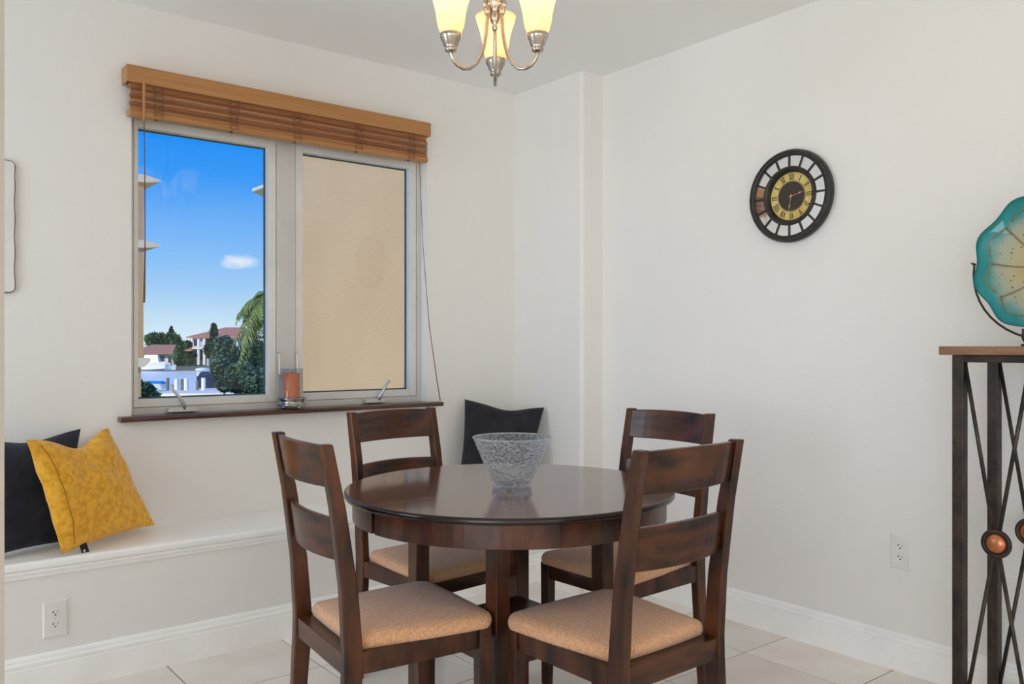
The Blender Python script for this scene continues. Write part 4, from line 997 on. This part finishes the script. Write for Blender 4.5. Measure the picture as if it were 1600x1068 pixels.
def boat(name, dep, p0, p1, y0, y1, hullm, label, cover=None, coverm=None):
    x0, x1 = px(p0, dep), px(p1, dep); z0, z1 = zz_(y1, dep), zz_(y0, dep)
    t = thing(name, OUT @ Vector(((x0 + x1) / 2, dep, z0)), label, 'boat')
    n = 10; vs = []; fs = []; B = 1.1
    for i in range(n + 1):
        f = i / n; w = B * (1 - f ** 3 * 0.95); x = x0 + (x1 - x0) * f; sh = 0.15 * f * f * (z1 - z0)
        vs += [(x, dep - w * 0.5, z0 + sh), (x, dep + w * 0.5, z0 + sh), (x, dep + w, z1 + sh), (x, dep - w, z1 + sh)]
    for i in range(n):
        for q in range(4): fs.append((i * 4 + q, i * 4 + (q + 1) % 4, i * 4 + 4 + (q + 1) % 4, i * 4 + 4 + q))
    fs.append((3, 2, 1, 0)); fs.append((n * 4, n * 4 + 1, n * 4 + 2, n * 4 + 3))
    Mesh().add(vs, fs, OUT).build('hull', hullm, t)
    if cover:
        c0, c1, y2 = cover; a, b2 = px(c0, dep), px(c1, dep); zt = zz_(y2, dep)
        Mesh().add([(a, dep - 1, z1), (b2, dep - 0.7, z1), (b2, dep + 0.7, z1), (a, dep + 1, z1), (a + 0.2, dep - 0.5, zt), (b2 - 0.4, dep - 0.3, zt), (b2 - 0.4, dep + 0.3, zt), (a + 0.2, dep + 0.5, zt)],
                   [(3, 2, 1, 0), (4, 5, 6, 7), (0, 1, 5, 4), (1, 2, 6, 5), (2, 3, 7, 6), (3, 0, 4, 7)], OUT).build('cabin', coverm, t)
    return t
boat('moored_cruiser', 172, 222, 258, 566, 577, 'boatwhite', 'white cabin cruiser moored in front of the bungalow', (226, 250, 554), 'boatwhite')
boat('moored_runabout', 174, 259, 275, 571, 578, 'boatwhite', 'small white boat moored right of the cruiser', (262, 269, 566), 'exgrey')
boat('covered_boat', 96, 256, 224, 599, 607, 'boatwhite', 'boat under a bright blue cover near the window bottom', (228, 258, 595), 'boatblue')
boat('dark_boat', 104, 312, 342, 587, 607, 'boatnavy', 'dark navy boat hanging on a lift under white canopies', (314, 339, 580), 'boatnavy')
def canopy(dep, p0, p1, y0, y1, y2, label):
    x0, x1 = px(p0, dep), px(p1, dep)
    t = thing('lift_canopy', OUT @ Vector(((x0 + x1) / 2, dep, WZ)), label, 'canopy', group='boat lift canopies')
    c = OUT @ Matrix.Translation(((x0 + x1) / 2, dep, zz_(y1, dep)))
    Mesh().sphere((0, 0, 0), ((x1 - x0) / 2, 1.2, zz_(y0, dep) - zz_(y1, dep)), 20, 10, c).build('canopy_top', 'boatwhite', t, smooth=True)
    for s in (0.15, 0.85):
        x = x0 + (x1 - x0) * s; Mesh().tube([OUT @ Vector((x, dep, WZ)), OUT @ Vector((x, dep, zz_(y1, dep)))], 0.09, 8).build('post', 'boatwhite', t)
canopy(108, 306, 328, 574, 577, 606, 'wider white boat lift canopy left of its twin')
canopy(108, 330, 341, 574.5, 577, 606, 'narrower white boat lift canopy beside the trees')
dk = thing('boat_dock', out(px(300, 88), 88, WZ), 'pale grey concrete dock along the near water', 'dock')
Mesh().box((px(255, 88), 84, WZ), (px(420, 88), 90, zz_(611, 88)), OUT).build('dock_deck', 'deck', dk)
for p, y0, mm in ((284.5, 592, 'post'), (291, 591, 'boatwhite'), (308.5, 594, 'post'), (318, 590, 'boatwhite'), (262, 590, 'post'), (276, 592, 'boatwhite')):
    x = px(p, 92); Mesh().tube([OUT @ Vector((x, 92, WZ)), OUT @ Vector((x, 92, zz_(y0, 92)))], 0.17 if mm == 'post' else 0.24, 8).build('piling', mm, dk)
bx_ = thing('dock_box', out(px(350, 87), 87, zz_(611, 88)), 'white storage box with domed lid on the dock', 'box')
Mesh().box((px(344, 87), 86.5, zz_(611, 88) + 0.005), (px(356, 87), 87.5, zz_(613, 87) + 0.55), OUT).build('body', 'boatwhite', bx_)
Mesh().sphere((px(350, 87), 87, zz_(613, 87) + 0.55), (0.32, 0.5, 0.35), 12, 8, OUT).build('lid', 'boatwhite', bx_, smooth=True)

# vegetation
def leaf_cloud(blobs, n, size, seed, elong=1.0):
    rnd = random.Random(seed); m = Mesh(); vs = []; fs = []
    tot = sum(b[1] * b[2] for b in blobs)
    for c, rx, rz in blobs:
        for _ in range(int(n * rx * rz / tot)):
            u = Vector((rnd.gauss(0, 1), rnd.gauss(0, 1), rnd.gauss(0, 1))).normalized() * rnd.uniform(0.55, 1.0)
            p = c + Vector((u.x * rx, u.y * rx, u.z * rz))
            a = Vector((rnd.gauss(0, 1), rnd.gauss(0, 1), rnd.gauss(0, 1))).normalized()
            b2 = a.orthogonal().normalized(); s = size * rnd.uniform(0.6, 1.3)
            o = len(vs)
            vs += [p - a * s * elong, p + b2 * s * 0.5, p + a * s * elong, p - b2 * s * 0.5]; fs.append((o, o + 1, o + 2, o + 3))
    return m.add(vs, fs)
def tree(name, dep, blobs_px, ground, leafm, label, n=2500, size=0.5, seed=1, group=None, cat='tree'):
    blobs = [(out(px(p, dep + dd), dep + dd, zz_(y, dep + dd)), rx / 1319.5 * dep, rz / 1319.5 * dep) for p, y, rx, rz, dd in blobs_px]
    c = blobs[0][0]
    t = thing(name, (c.x, c.y, ground), label, cat, group=group)
    o = leaf_cloud(blobs, n, size, seed).build('foliage', leafm, t); o['kind'] = 'stuff'
    tr = Mesh()
    s = size
    tr.tube([(c.x, c.y, ground), (c.x + s * 0.2, c.y, (ground + c.z) / 2), (c.x, c.y, c.z)], [s * 0.5, s * 0.4, s * 0.25], 8)
    for bb, rx, rz in blobs[1:]:
        tr.tube([(c.x, c.y, (ground + c.z) / 2), (c + bb) / 2 - Vector((0, 0, rz * 0.3)), bb], [s * 0.3, s * 0.2, s * 0.1], 6)
    tr.build('trunk', 'bark', t)
    return t
G1 = 'trees along the far bank'
tree('spreading_tree', 212, [(252, 533, 15, 12, 0), (240, 530, 12, 9, 3), (268, 534, 13, 13, 0), (276, 545, 9, 14, -3)], -2.9, 'leafmid', 'broad green tree rising behind the bungalow roof', 3500, 0.9, 2, G1)
tree('spire_tree', 224, [(268, 522, 3, 7, 0), (267, 514, 1.6, 4, 0), (270, 530, 4, 6, 0)], -2.9, 'leafdark', 'narrow pointed tree top standing out above the broad tree', 700, 0.6, 3, G1)
tree('round_tree', 181, [(285, 549, 10, 13, 0), (293, 545, 8, 12, 4), (281, 561, 8, 8, -1), (297, 560, 5, 6, -1)], -2.9, 'leafmid', 'rounded green tree between bungalow and two storey house', 3000, 0.7, 4, G1)
tree('slim_tree', 178.5, [(334, 520, 4.5, 10, 0), (334, 511, 2.2, 6, 0), (331, 537, 7, 8, 0), (326, 546, 6, 8, 0)], -2.9, 'leafdark', 'slim dark tree in front of the red roof', 1500, 0.6, 5, G1)
tree('canal_shrub', 60, [(350, 548, 20, 24, 0), (362, 565, 22, 26, 2), (345, 575, 15, 20, -1), (377, 590, 24, 26, -2), (352, 598, 14, 14, -3), (400, 600, 24, 26, -2), (395, 560, 24, 34, 3)], -3.9, 'leafblue', 'large blue green bushy tree beside the palm', 15000, 0.17, 6, cat='tree')
tree('garden_bush', 40, [(226, 612, 16, 16, 0), (238, 621, 12, 12, 0), (212, 605, 14, 14, 0), (252, 628, 10, 8, 0), (224, 630, 20, 12, 0)], -3.0, 'leafdark', 'low green bush at the bottom left of the left pane', 2500, 0.14, 7, cat='bush')

# palm beside the window
def palm(dep, p, y, trunk_base, label):
    c = out(px(p, dep), dep, zz_(y, dep))
    t = thing('palm_tree', (c.x, c.y, trunk_base), label, 'palm')
    Mesh().tube([(c.x, c.y, trunk_base), (c.x + 0.1, c.y, (trunk_base + c.z) / 2), (c.x, c.y, c.z)], [0.2, 0.15, 0.13], 10).build('trunk', 'bark', t, smooth=True)
    rnd = random.Random(11)
    for k in range(64):
        az = 2 * math.pi * k / 64 * 2.618 + rnd.uniform(-.2, .2); el = rnd.uniform(-0.7, 1.15); L = rnd.uniform(1.35, 1.8) * (0.85 if el < 0 else 1)
        d = Vector((math.cos(az), math.sin(az), 0)); vs = []; fs = []; n = 18; spine = []
        for i in range(n + 1):
            f = i / n
            spine.append(c + d * (L * f * math.cos(el) * (1 - 0.15 * f)) + Vector((0, 0, L * (math.sin(el) * f - 0.95 * f * f))))
        for i in range(1, n + 1):
            tg_ = (spine[i] - spine[i - 1]).normalized(); sd_ = tg_.cross(Vector((0, 0, 1))).normalized(); up = sd_.cross(tg_)
            for s in (-1, 1):
                for h_ in (0.25,):
                    b0 = spine[i - 1].lerp(spine[i], h_)
                    ln = 0.42 * math.sin(math.pi * min(1, 0.12 + 0.86 * (i / n))) + 0.06
                    tip = b0 + sd_ * s * ln * 0.75 + tg_ * ln * 0.55 + Vector((0, 0, -ln * 0.55)) + Vector((rnd.uniform(-.03, .03), rnd.uniform(-.03, .03), rnd.uniform(-.05, .02)))
                    mid = b0.lerp(tip, 0.45) + up * 0.03; o = len(vs); w = tg_ * 0.026
                    vs += [b0 - w, b0 + w, mid + w * 1.2, tip, mid - w * 1.2]; fs += [(o, o + 1, o + 2, o + 4), (o + 4, o + 2, o + 3)]
        m = Mesh().add(vs, fs).tube(spine, [0.014 - 0.011 * i / n for i in range(n + 1)], 5)
        m.build('frond', 'palm', t)
palm(26, 426, 474, -2.8, 'green palm with drooping fronds at the right edge of the left pane')
